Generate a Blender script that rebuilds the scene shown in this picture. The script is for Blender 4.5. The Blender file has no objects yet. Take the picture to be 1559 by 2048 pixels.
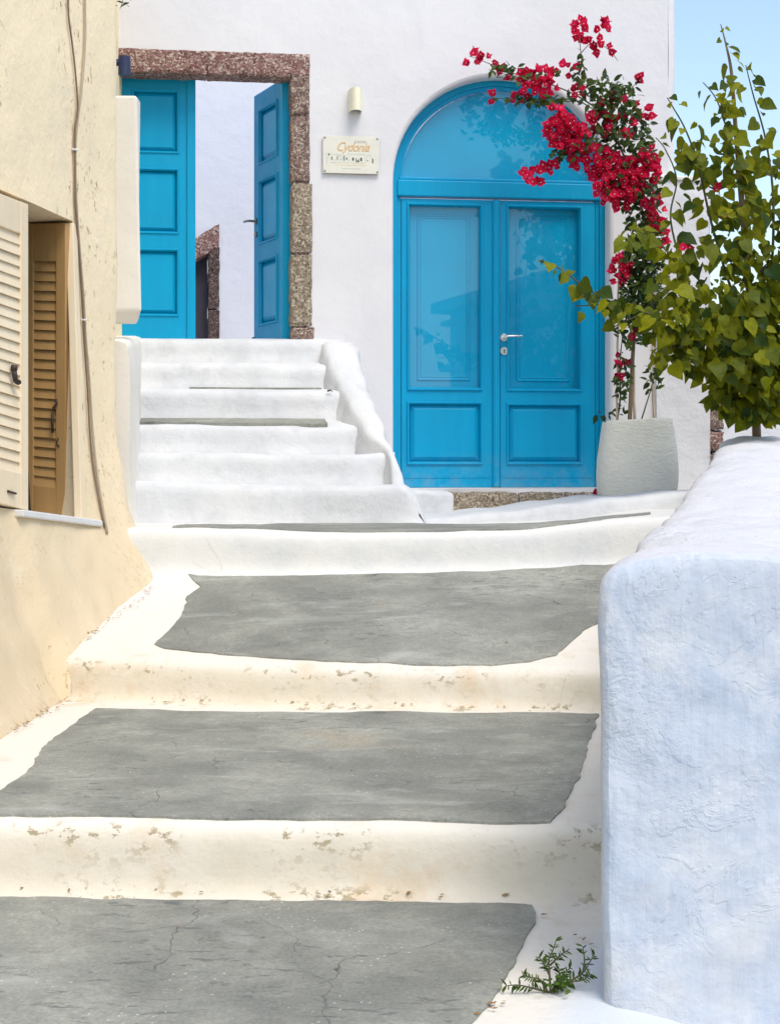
import bpy, bmesh, math, random
from mathutils import Vector, Matrix, noise
from mathutils.geometry import delaunay_2d_cdt
R = math.radians
rnd = random.Random(7)
SC = bpy.context.scene
COL = SC.collection

# ------------------------------------------------------------------ camera, light, exposure
IW, IH, F, CX, HZ, ZC = 1559.0, 2048.0, 3200.0, 779.5, 920.0, 1.4
cam_d = bpy.data.cameras.new('camera'); cam = bpy.data.objects.new('camera', cam_d); COL.objects.link(cam)
cam.location = (0, 0, ZC); cam.rotation_euler = (R(90), 0, 0)
cam_d.sensor_fit = 'VERTICAL'; cam_d.sensor_height = 24.0; cam_d.lens = 24.0 * F / IH
cam_d.shift_y = (HZ - IH / 2) / IH
cam_d.clip_start = 0.05; cam_d.clip_end = 9000
SC.camera = cam
TRAVEL = Vector((-.28, .46, -.84)).normalized()          # the way the sunlight travels
world = bpy.data.worlds.new('World'); SC.world = world; world.use_nodes = True
wn = world.node_tree.nodes; bgn = wn['Background']
sky = wn.new('ShaderNodeTexSky'); sky.sky_type = 'NISHITA'; sky.sun_disc = False
sky.sun_elevation = math.asin(-TRAVEL.z)
sky.sun_rotation = math.atan2(-TRAVEL.x, -TRAVEL.y)
sky.air_density = 1.2; sky.dust_density = 1.5; sky.ozone_density = 1.0
world.node_tree.links.new(sky.outputs[0], bgn.inputs[0]); bgn.inputs[1].default_value = 0.15
sun_d = bpy.data.lights.new('sun', 'SUN'); sun_d.energy = 1.5; sun_d.angle = R(28); sun_d.color = (1, .94, .83)
sun = bpy.data.objects.new('sun', sun_d); COL.objects.link(sun); sun.location = (3, -5, 12)
sun.rotation_euler = TRAVEL.to_track_quat('-Z', 'Y').to_euler()
SC.view_settings.view_transform = 'Standard'; SC.view_settings.look = 'None'
SC.view_settings.gamma = 1; SC.view_settings.use_curve_mapping = False
SC.view_settings.exposure = 0.64
SC.cycles.max_bounces = 6; SC.cycles.adaptive_threshold = .02

# ------------------------------------------------------------------ helpers
def P(x, y, d):
    return Vector(((x - CX) * d / F, d, ZC + (HZ - y) * d / F))
def nz(x, y, z, s=1.0, seed=0.0):
    return noise.noise(Vector((x * s + seed * 13.7, y * s - seed * 7.1, z * s + seed * 3.3)))
def lerp(a, b, t): return a + (b - a) * t
def sm(t): t = max(0., min(1., t)); return t * t * (3 - 2 * t)
def interp(tab, x):
    if x <= tab[0][0]: return tab[0][1]
    for (a, va), (b, vb) in zip(tab, tab[1:]):
        if x <= b: return lerp(va, vb, (x - a) / (b - a))
    return tab[-1][1]
def sinterp(tab, x):
    if x <= tab[0][0]: return tab[0][1]
    for (a, va), (b, vb) in zip(tab, tab[1:]):
        if x <= b: return lerp(va, vb, sm((x - a) / (b - a)))
    return tab[-1][1]

def obj(name, verts, faces, mat, parent=None, smooth=False, attrs=None, sharp=None):
    me = bpy.data.meshes.new(name)
    me.from_pydata([tuple(v) for v in verts], [], faces)
    me.materials.append(mat)
    if attrs:
        for k, vals in attrs.items():
            a = me.attributes.new(k, 'FLOAT', 'POINT'); a.data.foreach_set('value', vals)
    if smooth:
        me.polygons.foreach_set('use_smooth', [True] * len(me.polygons))
    me.update()
    if smooth and sharp: me.set_sharp_from_angle(angle=R(sharp))
    o = bpy.data.objects.new(name, me); COL.objects.link(o)
    if parent is not None: adopt(o, parent)
    return o
def world_of(o):
    m = o.matrix_basis.copy()
    return world_of(o.parent) @ o.matrix_parent_inverse @ m if o.parent else m
def adopt(o, parent):
    o.parent = parent; o.matrix_parent_inverse = world_of(parent).inverted()
def tag(o, label=None, cat=None, group=None, kind=None):
    if label: o['label'] = label
    if cat: o['category'] = cat
    if group: o['group'] = group
    if kind: o['kind'] = kind
    return o
def empty(name, loc, parent=None):
    e = bpy.data.objects.new(name, None); COL.objects.link(e); e.location = loc; e.empty_display_size = .1
    if parent is not None: adopt(e, parent)
    return e
class MB:
    """collects geometry of one part"""
    def __init__(s): s.v = []; s.f = []; s.a = []
    def add(s, vs, fs, a=0.0):
        n = len(s.v); s.v += [Vector(v) for v in vs]; s.f += [tuple(i + n for i in f) for f in fs]; s.a += [a] * len(vs)
    def build(s, name, mat, parent=None, smooth=False, sharp=None, attr=None):
        return obj(name, s.v, s.f, mat, parent, smooth, {attr: s.a} if attr else None, sharp)
BOXF = [(0, 3, 2, 1), (4, 5, 6, 7), (0, 1, 5, 4), (1, 2, 6, 5), (2, 3, 7, 6), (3, 0, 4, 7)]
def bevel_obj(o, w, seg=2):
    m = o.modifiers.new('bevel', 'BEVEL'); m.width = w; m.segments = seg; m.limit_method = 'ANGLE'; m.angle_limit = R(35)
    return o
def tube(mb, pts, r0, r1=None, n=6, a=0.0):
    if r1 is None: r1 = r0
    vs = []; fs = []; N = len(pts)
    for i, p in enumerate(pts):
        p = Vector(p); q = Vector(pts[min(i + 1, N - 1)]) - Vector(pts[max(i - 1, 0)])
        if q.length < 1e-9: q = Vector((0, 0, 1))
        q.normalize(); u = q.cross(Vector((.31, .9, .17)))
        u.normalize(); w = q.cross(u); r = lerp(r0, r1, i / max(1, N - 1))
        for k in range(n):
            t = 2 * math.pi * k / n; vs.append(p + u * (r * math.cos(t)) + w * (r * math.sin(t)))
    for i in range(N - 1):
        for k in range(n):
            k2 = (k + 1) % n; fs.append((i * n + k, i * n + k2, (i + 1) * n + k2, (i + 1) * n + k))
    fs.append(tuple(range(n))[::-1]); fs.append(tuple((N - 1) * n + k for k in range(n)))
    mb.add(vs, fs, a)
def smoothline(pts, k=4):
    out = []; n = len(pts)
    for i in range(n - 1):
        p0 = pts[max(i - 1, 0)]; p1 = pts[i]; p2 = pts[i + 1]; p3 = pts[min(i + 2, n - 1)]
        for j in range(k):
            t = j / k
            out.append(0.5 * ((2 * p1) + (p2 - p0) * t + (2 * p0 - 5 * p1 + 4 * p2 - p3) * t * t + (3 * p1 - p0 - 3 * p2 + p3) * t ** 3))
    out.append(pts[-1]); return out
def inside(p, poly):
    x, y = p; c = False; n = len(poly); j = n - 1
    for i in range(n):
        xi, yi = poly[i]; xj, yj = poly[j]
        if (yi > y) != (yj > y) and x < (xj - xi) * (y - yi) / (yj - yi) + xi: c = not c
        j = i
    return c
def fill2d(outer, holes, step):
    """triangles of a polygon with holes, with inner grid points"""
    pts = []; edges = []
    for loop in [outer] + holes:
        n0 = len(pts); pts += [Vector(p) for p in loop]; m = len(loop)
        edges += [(n0 + i, n0 + (i + 1) % m) for i in range(m)]
    x0 = min(p[0] for p in outer); x1 = max(p[0] for p in outer); y0 = min(p[1] for p in outer); y1 = max(p[1] for p in outer)
    bd = list(pts); r2 = random.Random(3)
    ny = int((y1 - y0) / step); nx = int((x1 - x0) / step)
    cell = {}
    for b in bd: cell.setdefault((int(b.x // step), int(b.y // step)), []).append(b)
    for j in range(1, ny + 1):
        for i in range(1, nx + 1):
            q = (x0 + (i + r2.uniform(-.25, .25)) * step, y0 + (j + r2.uniform(-.25, .25)) * step)
            if not inside(q, outer) or any(inside(q, h) for h in holes): continue
            ci, cj = int(q[0] // step), int(q[1] // step); near = False
            for a in (-1, 0, 1):
                for b in (-1, 0, 1):
                    for e in cell.get((ci + a, cj + b), ()):
                        if (e.x - q[0]) ** 2 + (e.y - q[1]) ** 2 < (step * .5) ** 2: near = True
            if not near: pts.append(Vector(q))
    r = delaunay_2d_cdt(pts, edges, [], 0, 1e-6)
    V = r[0]; T = []
    for f in r[2]:
        c = (sum(V[i].x for i in f) / len(f), sum(V[i].y for i in f) / len(f))
        if inside(c, outer) and not any(inside(c, h) for h in holes): T.append(tuple(f))
    return V, T

# ------------------------------------------------------------------ materials
class NT:
    def __init__(s, name):
        m = bpy.data.materials.new(name); m.use_nodes = True; s.m = m; s.t = m.node_tree; s.b = s.t.nodes['Principled BSDF']
        s.pos = s.t.nodes.new('ShaderNodeNewGeometry').outputs['Position']
    def n(s, k, **kw):
        x = s.t.nodes.new('ShaderNode' + k)
        for a, b in kw.items(): setattr(x, a, b)
        return x
    def l(s, a, b): s.t.links.new(a, b)
    def put(s, sock, v):
        if isinstance(v, (int, float)): sock.default_value = v
        elif isinstance(v, tuple): sock.default_value = v if len(v) == 4 else (*v, 1)
        else: s.l(v, sock)
    def scaled(s, sx, sy, sz):
        m = s.n('Mapping'); s.l(s.pos, m.inputs[0]); m.inputs['Scale'].default_value = (sx, sy, sz); return m.outputs[0]
    def noise(s, scale, detail=4, rough=.55, vec=None, dist=0):
        x = s.n('TexNoise'); s.l(vec or s.pos, x.inputs['Vector']); x.inputs['Scale'].default_value = scale
        x.inputs['Detail'].default_value = detail; x.inputs['Roughness'].default_value = rough; x.inputs['Distortion'].default_value = dist
        return x.outputs['Fac']
    def voro(s, scale, feature='F1', vec=None, out='Distance'):
        x = s.n('TexVoronoi', feature=feature); s.l(vec or s.pos, x.inputs['Vector']); x.inputs['Scale'].default_value = scale
        return x.outputs[out]
    def ramp(s, fac, a, b, lo=0., hi=1.):
        x = s.n('MapRange'); s.put(x.inputs[0], fac)
        for i, v in zip((1, 2, 3, 4), (a, b, lo, hi)): x.inputs[i].default_value = v
        return x.outputs[0]
    def mix(s, fac, a, b, mode='MIX'):
        x = s.n('Mix', data_type='RGBA', blend_type=mode); s.put(x.inputs[0], fac); s.put(x.inputs[6], a); s.put(x.inputs[7], b)
        return x.outputs[2]
    def math(s, op, a, b=0.):
        x = s.n('Math', operation=op); s.put(x.inputs[0], a); s.put(x.inputs[1], b); return x.outputs[0]
    def attr(s, name): return s.n('Attribute', attribute_name=name).outputs['Fac']
    def bump(s, h, strength, dist, prev=None):
        x = s.n('Bump'); x.inputs['Strength'].default_value = strength; x.inputs['Distance'].default_value = dist
        s.l(h, x.inputs['Height'])
        if prev is not None: s.l(prev, x.inputs['Normal'])
        return x.outputs[0]
    def done(s, color, rough=.8, normal=None, spec=.3):
        s.put(s.b.inputs['Base Color'], color); s.put(s.b.inputs['Roughness'], rough)
        s.b.inputs['Specular IOR Level'].default_value = spec
        if normal is not None: s.l(normal, s.b.inputs['Normal'])
        return s.m

def m_white(name, c1, c2, blotch=1.5, lump=.5, fine=.35, dirt=None, dirt_amt=0., strokes=False, top=None, ls=7):
    k = NT(name)
    col = k.mix(k.ramp(k.noise(blotch, 6), .32, .68), c1, c2)
    if dirt: col = k.mix(k.math('MULTIPLY', k.ramp(k.noise(blotch * 2.3, 8, .65), .5, .78), dirt_amt), col, dirt)
    col = k.mix(k.ramp(k.noise(1, 4, .6, k.scaled(3.2, 3.2, 1.2)), .52, .70, 0, .5), col, tuple(c * .93 for c in c2))
    h1 = k.noise(ls, 4); h2 = k.noise(48, 5, .65)
    n = k.bump(h1, lump, .03); n = k.bump(h2, fine, .006, n)
    if strokes:
        st = k.noise(1, 4, .62, k.scaled(46, 46, 4.5)); n = k.bump(st, .45, .005, n)
        col = k.mix(k.ramp(st, .38, .66, 0, .45), col, tuple(c * 1.14 for c in c1))
        pt = k.noise(3.4, 5, .68); col = k.mix(k.ramp(pt, .50, .60, 0, .8), col, (.63, .64, .65))
        fk = k.math('MULTIPLY', k.ramp(k.noise(8.5, 5, .66, None, .7), .51, .55), k.ramp(k.noise(2.2, 2), .44, .62, .15, 1)); n = k.bump(fk, .4, .005, n); n = k.bump(k.math('MULTIPLY', k.noise(24, 4, .7), k.ramp(k.noise(1.6, 2), .42, .60, .15, 1)), .55, .010, n)
        pit = k.math('MULTIPLY', k.ramp(k.voro(13), .02, .17, 1, 0), k.ramp(k.noise(4.7, 2), .51, .58))
        n = k.bump(pit, -.9, .014, n); col = k.mix(k.math('MULTIPLY', pit, .5), col, (.36, .33, .32))
        sep = k.n('SeparateXYZ'); k.l(k.pos, sep.inputs[0])
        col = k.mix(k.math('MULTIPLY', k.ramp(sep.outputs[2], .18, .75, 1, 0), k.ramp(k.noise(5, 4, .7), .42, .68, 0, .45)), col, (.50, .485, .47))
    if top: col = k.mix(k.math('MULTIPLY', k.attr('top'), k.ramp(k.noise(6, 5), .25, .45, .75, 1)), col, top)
    return k.done(col, .85, n, .2)
M = {}
M['facade'] = m_white('limewash_facade', (.725, .705, .705), (.685, .67, .68), 1.1, .4, .14, ls=3.2)
M['court'] = m_white('limewash_courtyard', (.70, .70, .74), (.68, .68, .73), 1.1, .3, .2)
M['wall_shade_tint'] = m_white('limewash_shade_blue', (.535, .56, .595), (.44, .505, .60), 2.8, .45, .22, strokes=True, top=(.64, .63, .635))  # limewash; blue stands in for skylit shade, whiter top for falling light
M['walltop'] = M['wall_shade_tint']
M['stair'] = m_white('limewash_stairs', (.66, .66, .65), (.58, .59, .60), 2.6, .45, .4, (.47, .47, .49), .75)
M['garden'] = m_white('limewash_garden_wall', (.71, .70, .70), (.66, .65, .655), 2, .5, .5)
M['box'] = m_white('cream_render', (.80, .755, .68), (.76, .72, .64), 1.5, .2, .2)

def m_street():
    k = NT('limewash_street')
    worn = k.attr('worn'); chip = k.attr('chip')
    base = k.mix(k.ramp(k.noise(2.2, 6), .35, .65), (.72, .70, .665), (.69, .675, .64))
    sep = k.n('SeparateXYZ'); k.l(k.pos, sep.inputs[0])
    near = k.ramp(sep.outputs[1], 6.6, 7.6, 1, 0)                      # dusty lower steps, fresher paint further up
    base = k.mix(k.math('MULTIPLY', near, .6), base, (.75, .69, .58))
    cream = k.mix(k.ramp(k.noise(3, 6, .6), .35, .7), (.68, .61, .485), (.58, .53, .425))
    pale = k.mix(k.ramp(k.noise(3, 7, .65), .35, .7), (.68, .665, .615), (.54, .56, .56))
    w2 = k.mix(near, pale, cream)
    col = k.mix(k.math('MULTIPLY', worn, k.ramp(k.noise(5, 6, .65), .28, .58, .55, 1)), base, w2)
    rust = k.math('MULTIPLY', k.ramp(k.noise(2.7, 6, .75), .54, .70), near)
    col = k.mix(k.math('MULTIPLY', rust, .55), col, (.60, .42, .24))
    cn = k.ramp(k.noise(1, 7, .7, k.scaled(22, 22, 34)), .55, .585)
    big = k.ramp(k.noise(4, 3), .45, .54)
    ch = k.math('MULTIPLY', k.math('MULTIPLY', cn, chip), k.math('MULTIPLY', big, near))
    col = k.mix(k.math('MULTIPLY', ch, .85), col, (.30, .235, .13))
    ed = k.voro(3.2, 'DISTANCE_TO_EDGE', k.scaled(1, 1, 1.5))
    cr = k.math('MULTIPLY', k.ramp(ed, .0, .012, 1, 0), k.ramp(k.noise(2.1, 2), .53, .6))
    cr = k.math('MULTIPLY', cr, worn)
    col = k.mix(k.math('MULTIPLY', cr, .22), col, (.36, .31, .22))
    col = k.mix(k.attr('wash'), col, (.60, .635, .68))  # low wall's blue tint carried onto the street at its foot
    n = k.bump(k.noise(9, 4), .35, .02); n = k.bump(k.noise(60, 4, .7), .4, .005, n); n = k.bump(k.math('MAXIMUM', ch, cr), -.7, .01, n)
    return k.done(col, .85, n, .2)
M['street'] = m_street()

def m_cement():
    k = NT('grey_cement')
    wv = k.n('VectorMath', operation='MULTIPLY_ADD'); nt = k.n('TexNoise'); k.l(k.pos, nt.inputs['Vector']); nt.inputs['Scale'].default_value = 5; nt.inputs['Detail'].default_value = 3
    k.l(nt.outputs['Color'], wv.inputs[0]); wv.inputs[1].default_value = (.22, .22, .22); k.l(k.pos, wv.inputs[2]); warp = wv.outputs[0]
    col = k.mix(k.ramp(k.noise(2.0, 5, .6, warp), .38, .64), (.195, .197, .17), (.38, .378, .32))
    g = k.noise(95, 3, .75); col = k.mix(k.ramp(g, .36, .64), k.mix(.28, col, (.13, .135, .125)), k.mix(.16, col, (.52, .52, .47)))
    g2 = k.noise(26, 4, .7); col = k.mix(k.ramp(g2, .44, .62, 0, .4), col, (.20, .21, .195))
    col = k.mix(k.ramp(k.noise(1, 4, .65, k.scaled(2.2, 5, 2), .8), .56, .72, 0, .6), col, (.44, .445, .405))
    dp = k.math('MULTIPLY', k.ramp(k.noise(1, 4, .7, k.scaled(11, 30, 11), .5), .57, .63), k.ramp(k.noise(1.7, 2), .50, .60)); col = k.mix(k.math('MULTIPLY', dp, .55), col, (.085, .09, .095))
    col = k.mix(k.ramp(k.noise(.9, 4, .65), .66, .76, 0, .5), col, (.42, .34, .23))
    fl = k.math('MULTIPLY', k.ramp(k.voro(40), .06, .16, 1, 0), k.ramp(k.noise(5, 2), .52, .60)); col = k.mix(k.math('MULTIPLY', fl, .8), col, (.68, .66, .60))
    ed = k.voro(1.9, 'DISTANCE_TO_EDGE', warp); ck = k.math('MULTIPLY', k.ramp(ed, 0, .006, 1, 0), k.ramp(k.noise(3.1, 3), .53, .58))
    col = k.mix(k.math('MULTIPLY', ck, .75), col, (.08, .08, .08))
    n = k.bump(g, .7, .006); n = k.bump(g2, .4, .012, n); n = k.bump(k.math('MAXIMUM', ck, dp), -.6, .008, n)
    return k.done(col, .88, n, .2)
M['cement'] = m_cement()

def m_yellow():
    k = NT('yellow_limewash')
    col = k.mix(k.ramp(k.noise(1.4, 6), .34, .68), (.66, .545, .37), (.62, .50, .325))
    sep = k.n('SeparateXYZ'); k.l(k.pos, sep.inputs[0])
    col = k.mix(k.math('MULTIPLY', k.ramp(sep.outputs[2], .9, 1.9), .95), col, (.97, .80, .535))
    col = k.mix(k.ramp(k.noise(3.6, 7, .65), .56, .74, 0, .6), col, (.78, .69, .52))
    col = k.mix(k.math('MULTIPLY', k.attr('worn'), k.ramp(k.noise(3, 7, .7), .46, .64, 0, .7)), col, (.66, .54, .37))
    pit = k.math('MULTIPLY', k.ramp(k.noise(1, 6, .7, k.scaled(26, 26, 17)), .59, .635), k.ramp(k.noise(1.7, 3), .49, .58))
    pit = k.math('MAXIMUM', pit, k.math('MULTIPLY', k.ramp(k.noise(1, 6, .75, k.scaled(30, 30, 22)), .55, .61), k.attr('chip')))
    col = k.mix(k.math('MULTIPLY', pit, .8), col, (.36, .20, .075))
    n = k.bump(k.noise(5, 5), .32, .04); n = k.bump(k.noise(42, 5, .68), .5, .007, n); n = k.bump(pit, -.9, .012, n)
    return k.done(col, .88, n, .15)
M['yellow'] = m_yellow()

def m_paint(name, c, c2, rough=.42, grain=.12, dist=.002, spec=.4, dusty=False):
    k = NT(name)
    col = k.mix(k.ramp(k.noise(1, 4, .6, k.scaled(14, 14, 2.2)), .3, .7), c, c2)
    col = k.mix(k.ramp(k.noise(2.3, 4, .6), .40, .72, 0, .35), col, tuple(x * .82 + .012 for x in c2))
    if dusty:
        sp_ = k.n('SeparateXYZ'); k.l(k.pos, sp_.inputs[0]); col = k.mix(k.math('MULTIPLY', k.ramp(sp_.outputs[2], 1.22, 1.46, 1, 0), k.ramp(k.noise(9, 5, .7), .40, .70, 0, .4)), col, (.30, .36, .40))
    n = k.bump(k.noise(1, 4, .6, k.scaled(90, 90, 7)), grain, dist); n = k.bump(k.noise(3, 2), .06, .02, n)
    return k.done(col, k.ramp(k.noise(8, 3), .3, .7, rough - .06, rough + .08), n, spec)
M['blue'] = m_paint('blue_paint', (.0, .335, .575), (.0, .30, .535), .45, .3, spec=.2, dusty=True)
M['blue2'] = m_paint('blue_paint_panel', (.0, .355, .60), (.0, .335, .575), .35, spec=.2)
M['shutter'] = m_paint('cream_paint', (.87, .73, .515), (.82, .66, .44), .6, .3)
M['shutter_shade'] = m_paint('cream_paint_shaded', (.48, .285, .11), (.40, .235, .085), .6, .3)  # shutter paint browned to put the shade of the inner leaf into its colour
M['dark'] = m_paint('unlit_room_dark', (.03, .022, .015), (.02, .015, .01), .9, .1)
M['navydoor'] = m_paint('weathered_dark_blue_boards', (.035, .045, .075), (.075, .055, .06), .7, .6, .006)
M['iron'] = m_paint('rusty_iron', (.055, .03, .022), (.03, .02, .018), .6, .4)
M['navy'] = m_paint('navy_metal', (.02, .035, .10), (.018, .03, .085), .5, .1)
M['marble'] = m_paint('white_marble', (.74, .73, .71), (.66, .65, .63), .5, .1)
def m_plain(name, c, rough=.5, metal=0.):
    k = NT(name); k.b.inputs['Metallic'].default_value = metal
    col = k.mix(k.ramp(k.noise(14, 3), .3, .7, 0, .5), c, tuple(x * .86 for x in c)); return k.done(col, rough)
M['steel'] = m_plain('brushed_steel', (.72, .72, .72), .28, 1.)
M['lampcream'] = m_plain('cream_ceramic', (.88, .83, .63), .6)
M['signwhite'] = m_plain('sign_acrylic', (.74, .71, .60), .4)
M['gold'] = m_plain('print_orange', (.66, .40, .13), .5)
M['goldpale'] = m_plain('print_pale_ochre', (.80, .68, .42), .5)
M['grey'] = m_plain('print_grey', (.33, .33, .31), .5)
M['ink'] = m_plain('print_dark', (.06, .08, .07), .5)
M['inkpale'] = m_plain('print_pale_grey', (.55, .60, .58), .5)
M['screw'] = m_plain('screw_grey', (.22, .26, .24), .4, .6)
M['cable'] = m_plain('old_cable', (.40, .33, .24), .7)
M['cable2'] = m_plain('old_brown_cable', (.20, .125, .08), .7)
M['cane'] = m_plain('bamboo_cane', (.66, .52, .36), .6)
M['soil'] = m_plain('dark_soil', (.07, .05, .035), .9)
M['bark'] = m_plain('grey_brown_bark', (.24, .17, .11), .85)
M['twig'] = m_plain('green_brown_twig', (.085, .085, .03), .7)
M['ground'] = m_plain('dry_ground', (.30, .27, .22), .9)
M['litter'] = m_plain('dry_leaf', (.28, .17, .07), .8)

def m_stone(name, cols, scale=64, deep=.8):
    k = NT(name)
    v = k.noise(scale * .7, 5, .62, None, 1.2); col = k.mix(k.ramp(v, .44, .56), cols[0], cols[1])
    col = k.mix(k.ramp(k.noise(scale * .12, 5), .42, .64, 0, .6), col, cols[2])
    vo = k.noise(scale * .8, 5, .62, k.scaled(1.1, 1, .8), 1.6)
    col = k.mix(k.ramp(vo, .44, .36, 0, .9), col, cols[3])
    w_ = k.noise(scale * .62, 5, .6, k.scaled(.9, 1, 1.15), 1.5); col = k.mix(k.ramp(w_, .53, .59, 0, .9), col, cols[4])
    n = k.bump(v, 1.0 * deep, .03); n = k.bump(vo, 1.0 * deep, .02, n)
    return k.done(col, .9, n, .1)
M['stone'] = m_stone('volcanic_stone', [(.16, .10, .085), (.42, .30, .24), (.30, .19, .165), (.05, .035, .03), (.72, .62, .50)])
M['stone_red'] = m_stone('red_volcanic_stone', [(.22, .10, .09), (.46, .28, .24), (.32, .15, .14), (.075, .035, .035), (.78, .66, .55)])
M['stone_pale'] = m_stone('pale_volcanic_stone', [(.22, .165, .11), (.52, .42, .32), (.40, .32, .225), (.06, .045, .03), (.78, .68, .54)])
M['stone_dark'] = m_stone('dark_volcanic_stone', [(.07, .05, .05), (.20, .13, .11), (.12, .08, .075), (.02, .018, .018), (.34, .26, .22)])
def m_pot():
    k = NT('pale_cast_stone')
    col = k.mix(k.ramp(k.noise(3.5, 6), .35, .68), (.84, .81, .70), (.77, .76, .67))
    col = k.mix(k.ramp(k.noise(1, 5, .65, k.scaled(30, 30, 60)), .45, .7, 0, .6), col, (.86, .85, .77))
    n = k.bump(k.noise(1, 5, .7, k.scaled(28, 28, 60)), .9, .016); n = k.bump(k.noise(6, 3), .4, .03, n)
    return k.done(col, .85, n, .2)
M['pot'] = m_pot()

def m_leaf(name, dark, lit, trans=.35, rough=.45):
    k = NT(name); oi = k.n('ObjectInfo').outputs['Random']
    f = k.math('FRACT', k.math('ADD', oi, k.attr('tint')))
    col = k.mix(f, dark, lit)
    col = k.mix(k.ramp(k.noise(30, 3), .4, .7, 0, .35), col, tuple(c * .6 for c in dark))
    k.done(col, rough, k.bump(k.noise(38, 3), .5, .012), .18)
    tr = k.n('BsdfTranslucent'); k.l(k.mix(.5, col, lit), tr.inputs[0])
    mx = k.n('MixShader'); mx.inputs[0].default_value = trans
    k.l(k.b.outputs[0], mx.inputs[1]); k.l(tr.outputs[0], mx.inputs[2])
    k.l(mx.outputs[0], k.t.nodes['Material Output'].inputs[0]); return k.m
M['leaf'] = m_leaf('heart_leaf_green', (.010, .045, .008), (.31, .31, .006), .42, .5)
M['bleaf'] = m_leaf('small_leaf_green', (.012, .035, .012), (.085, .13, .02), .3)
M['bract'] = m_leaf('crimson_bract', (.50, .005, .04), (.97, .035, .14), .4, .5)
M['floret'] = m_plain('cream_floret', (.85, .70, .62), .5)
M['weed'] = m_leaf('weed_green', (.02, .045, .01), (.085, .15, .015), .25)

def m_glass():
    k = NT('window_glass')
    tr = k.n('BsdfTransparent'); tr.inputs[0].default_value = (.95, .98, .98, 1)
    gl = k.n('BsdfGlossy'); gl.inputs['Roughness'].default_value = .012
    mx = k.n('MixShader'); mx.inputs[0].default_value = .045; k.l(tr.outputs[0], mx.inputs[1]); k.l(gl.outputs[0], mx.inputs[2])
    k.l(mx.outputs[0], k.t.nodes['Material Output'].inputs[0]); return k.m
M['glass'] = m_glass()

# ------------------------------------------------------------------ the stepped street (z below is relative to the eye)
def yz(y, d): return (HZ - y) * d / F
def dA(X): return 4.40 + .02 * nz(X, 0, 0, 1.3, 1)
def dB(X): return interp([(-1.6, 6.72), (-1.3, 6.60), (-.5, 6.30), (0, 6.15), (.8, 6.12), (2, 6.1)], X) + .02 * nz(X, 0, 0, 1.5, 2)
def dC(X): return 7.75 + .025 * nz(X, 0, 0, 1.5, 3)
zA_b = lambda X: sinterp([(-1.2, yz(1782, 4.4)), (.5, yz(1790, 4.4))], X)
zA_t = lambda X: sinterp([(-1.1, yz(1640, 4.4)), (.55, yz(1655, 4.4))], X)
zB_b = lambda X: interp([(-1.3, yz(1397, 6.6)), (0, yz(1412, 6.15)), (.8, yz(1415, 6.12))], X)
zB_t = lambda X: interp([(-1.3, yz(1315, 6.6)), (-.5, yz(1330, 6.3)), (0, yz(1338, 6.15)), (.8, yz(1338, 6.12))], X)
zC_b = lambda X: sinterp([(-1.05, yz(1142, 7.75)), (.1, yz(1140, 7.75)), (1.05, yz(1126, 7.75))], X)
zC_t = lambda X: sinterp([(-1.1, yz(1056, 7.75)), (-.2, yz(1066, 7.75)), (.5, yz(1062, 7.75)), (1.25, yz(1034, 7.75)), (1.6, yz(1024, 7.75))], X)
zD_e = lambda X: sinterp([(-1.1, yz(1046, 8.85)), (.3, yz(1046, 8.85)), (.9, yz(1040, 8.85)), (1.45, yz(1018, 8.85))], X)
STEP = [(-.22, 0.), (-.12, .0), (-.08, .012), (-.058, .05), (-.042, .13), (-.033, .25), (-.027, .42), (-.02, .62), (-.012, .78), (0., .89), (.016, .955), (.04, .99), (.08, 1.), (.16, 1.)]
def step_h(t):
    return interp(STEP, t)
WLL = lambda d: .475 + .2525 * (d - 3.6)                 # left foot of the low wall on the right
def SH(X, d, rough=True):
    a, b, c = dA(X), dB(X), dC(X)
    if d < (a + 0.) :
        z = zA_b(X) - .03 * (a - d)
    if d < a + .5 and d >= a - .3:
        t = step_h(d - a); zlow = zA_b(X) - .03 * max(0, a - d)
        ztop = zA_t(X) + (zB_b(X) - zA_t(X)) * max(0, d - a) / (b - a)
        z = lerp(zlow, ztop, t)
    elif d >= a + .5 and d < b - .3:
        z = zA_t(X) + (zB_b(X) - zA_t(X)) * (d - a) / (b - a)
    elif d >= b - .3 and d < b + .5:
        zl = zA_t(X) + (zB_b(X) - zA_t(X)) * min(1, (d - a) / (b - a)); zt = zB_t(X) + (zC_b(X) - zB_t(X)) * max(0, d - b) / (c - b)
        z = lerp(zl, zt, step_h(d - b))
    elif d >= b + .5 and d < c - .3:
        z = zB_t(X) + (zC_b(X) - zB_t(X)) * (d - b) / (c - b)
    elif d >= c - .3:
        zl = zB_t(X) + (zC_b(X) - zB_t(X)) * min(1, (d - b) / (c - b)); zt = zC_t(X) + (zD_e(X) - zC_t(X)) * min(1.3, max(0, d - c) / (8.85 - c))
        z = lerp(zl, zt, step_h(d - c))
    e = WLL(d) - X                                             # plaster fillet against the low wall
    if d < 6: z += .045 * math.exp(-max(0, e) / .07) * sm((6 - d) / 1.5) * sm((d - 3.5) / .35)
    if d < 4.0: z -= .075 * sm((X - .46) / .35) * sm((4.0 - d) / .4)
    z += .006 * nz(X, d, 0, 2.1, 5) + .004 * nz(X, d, 0, 6.5, 6)
    return z
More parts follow.
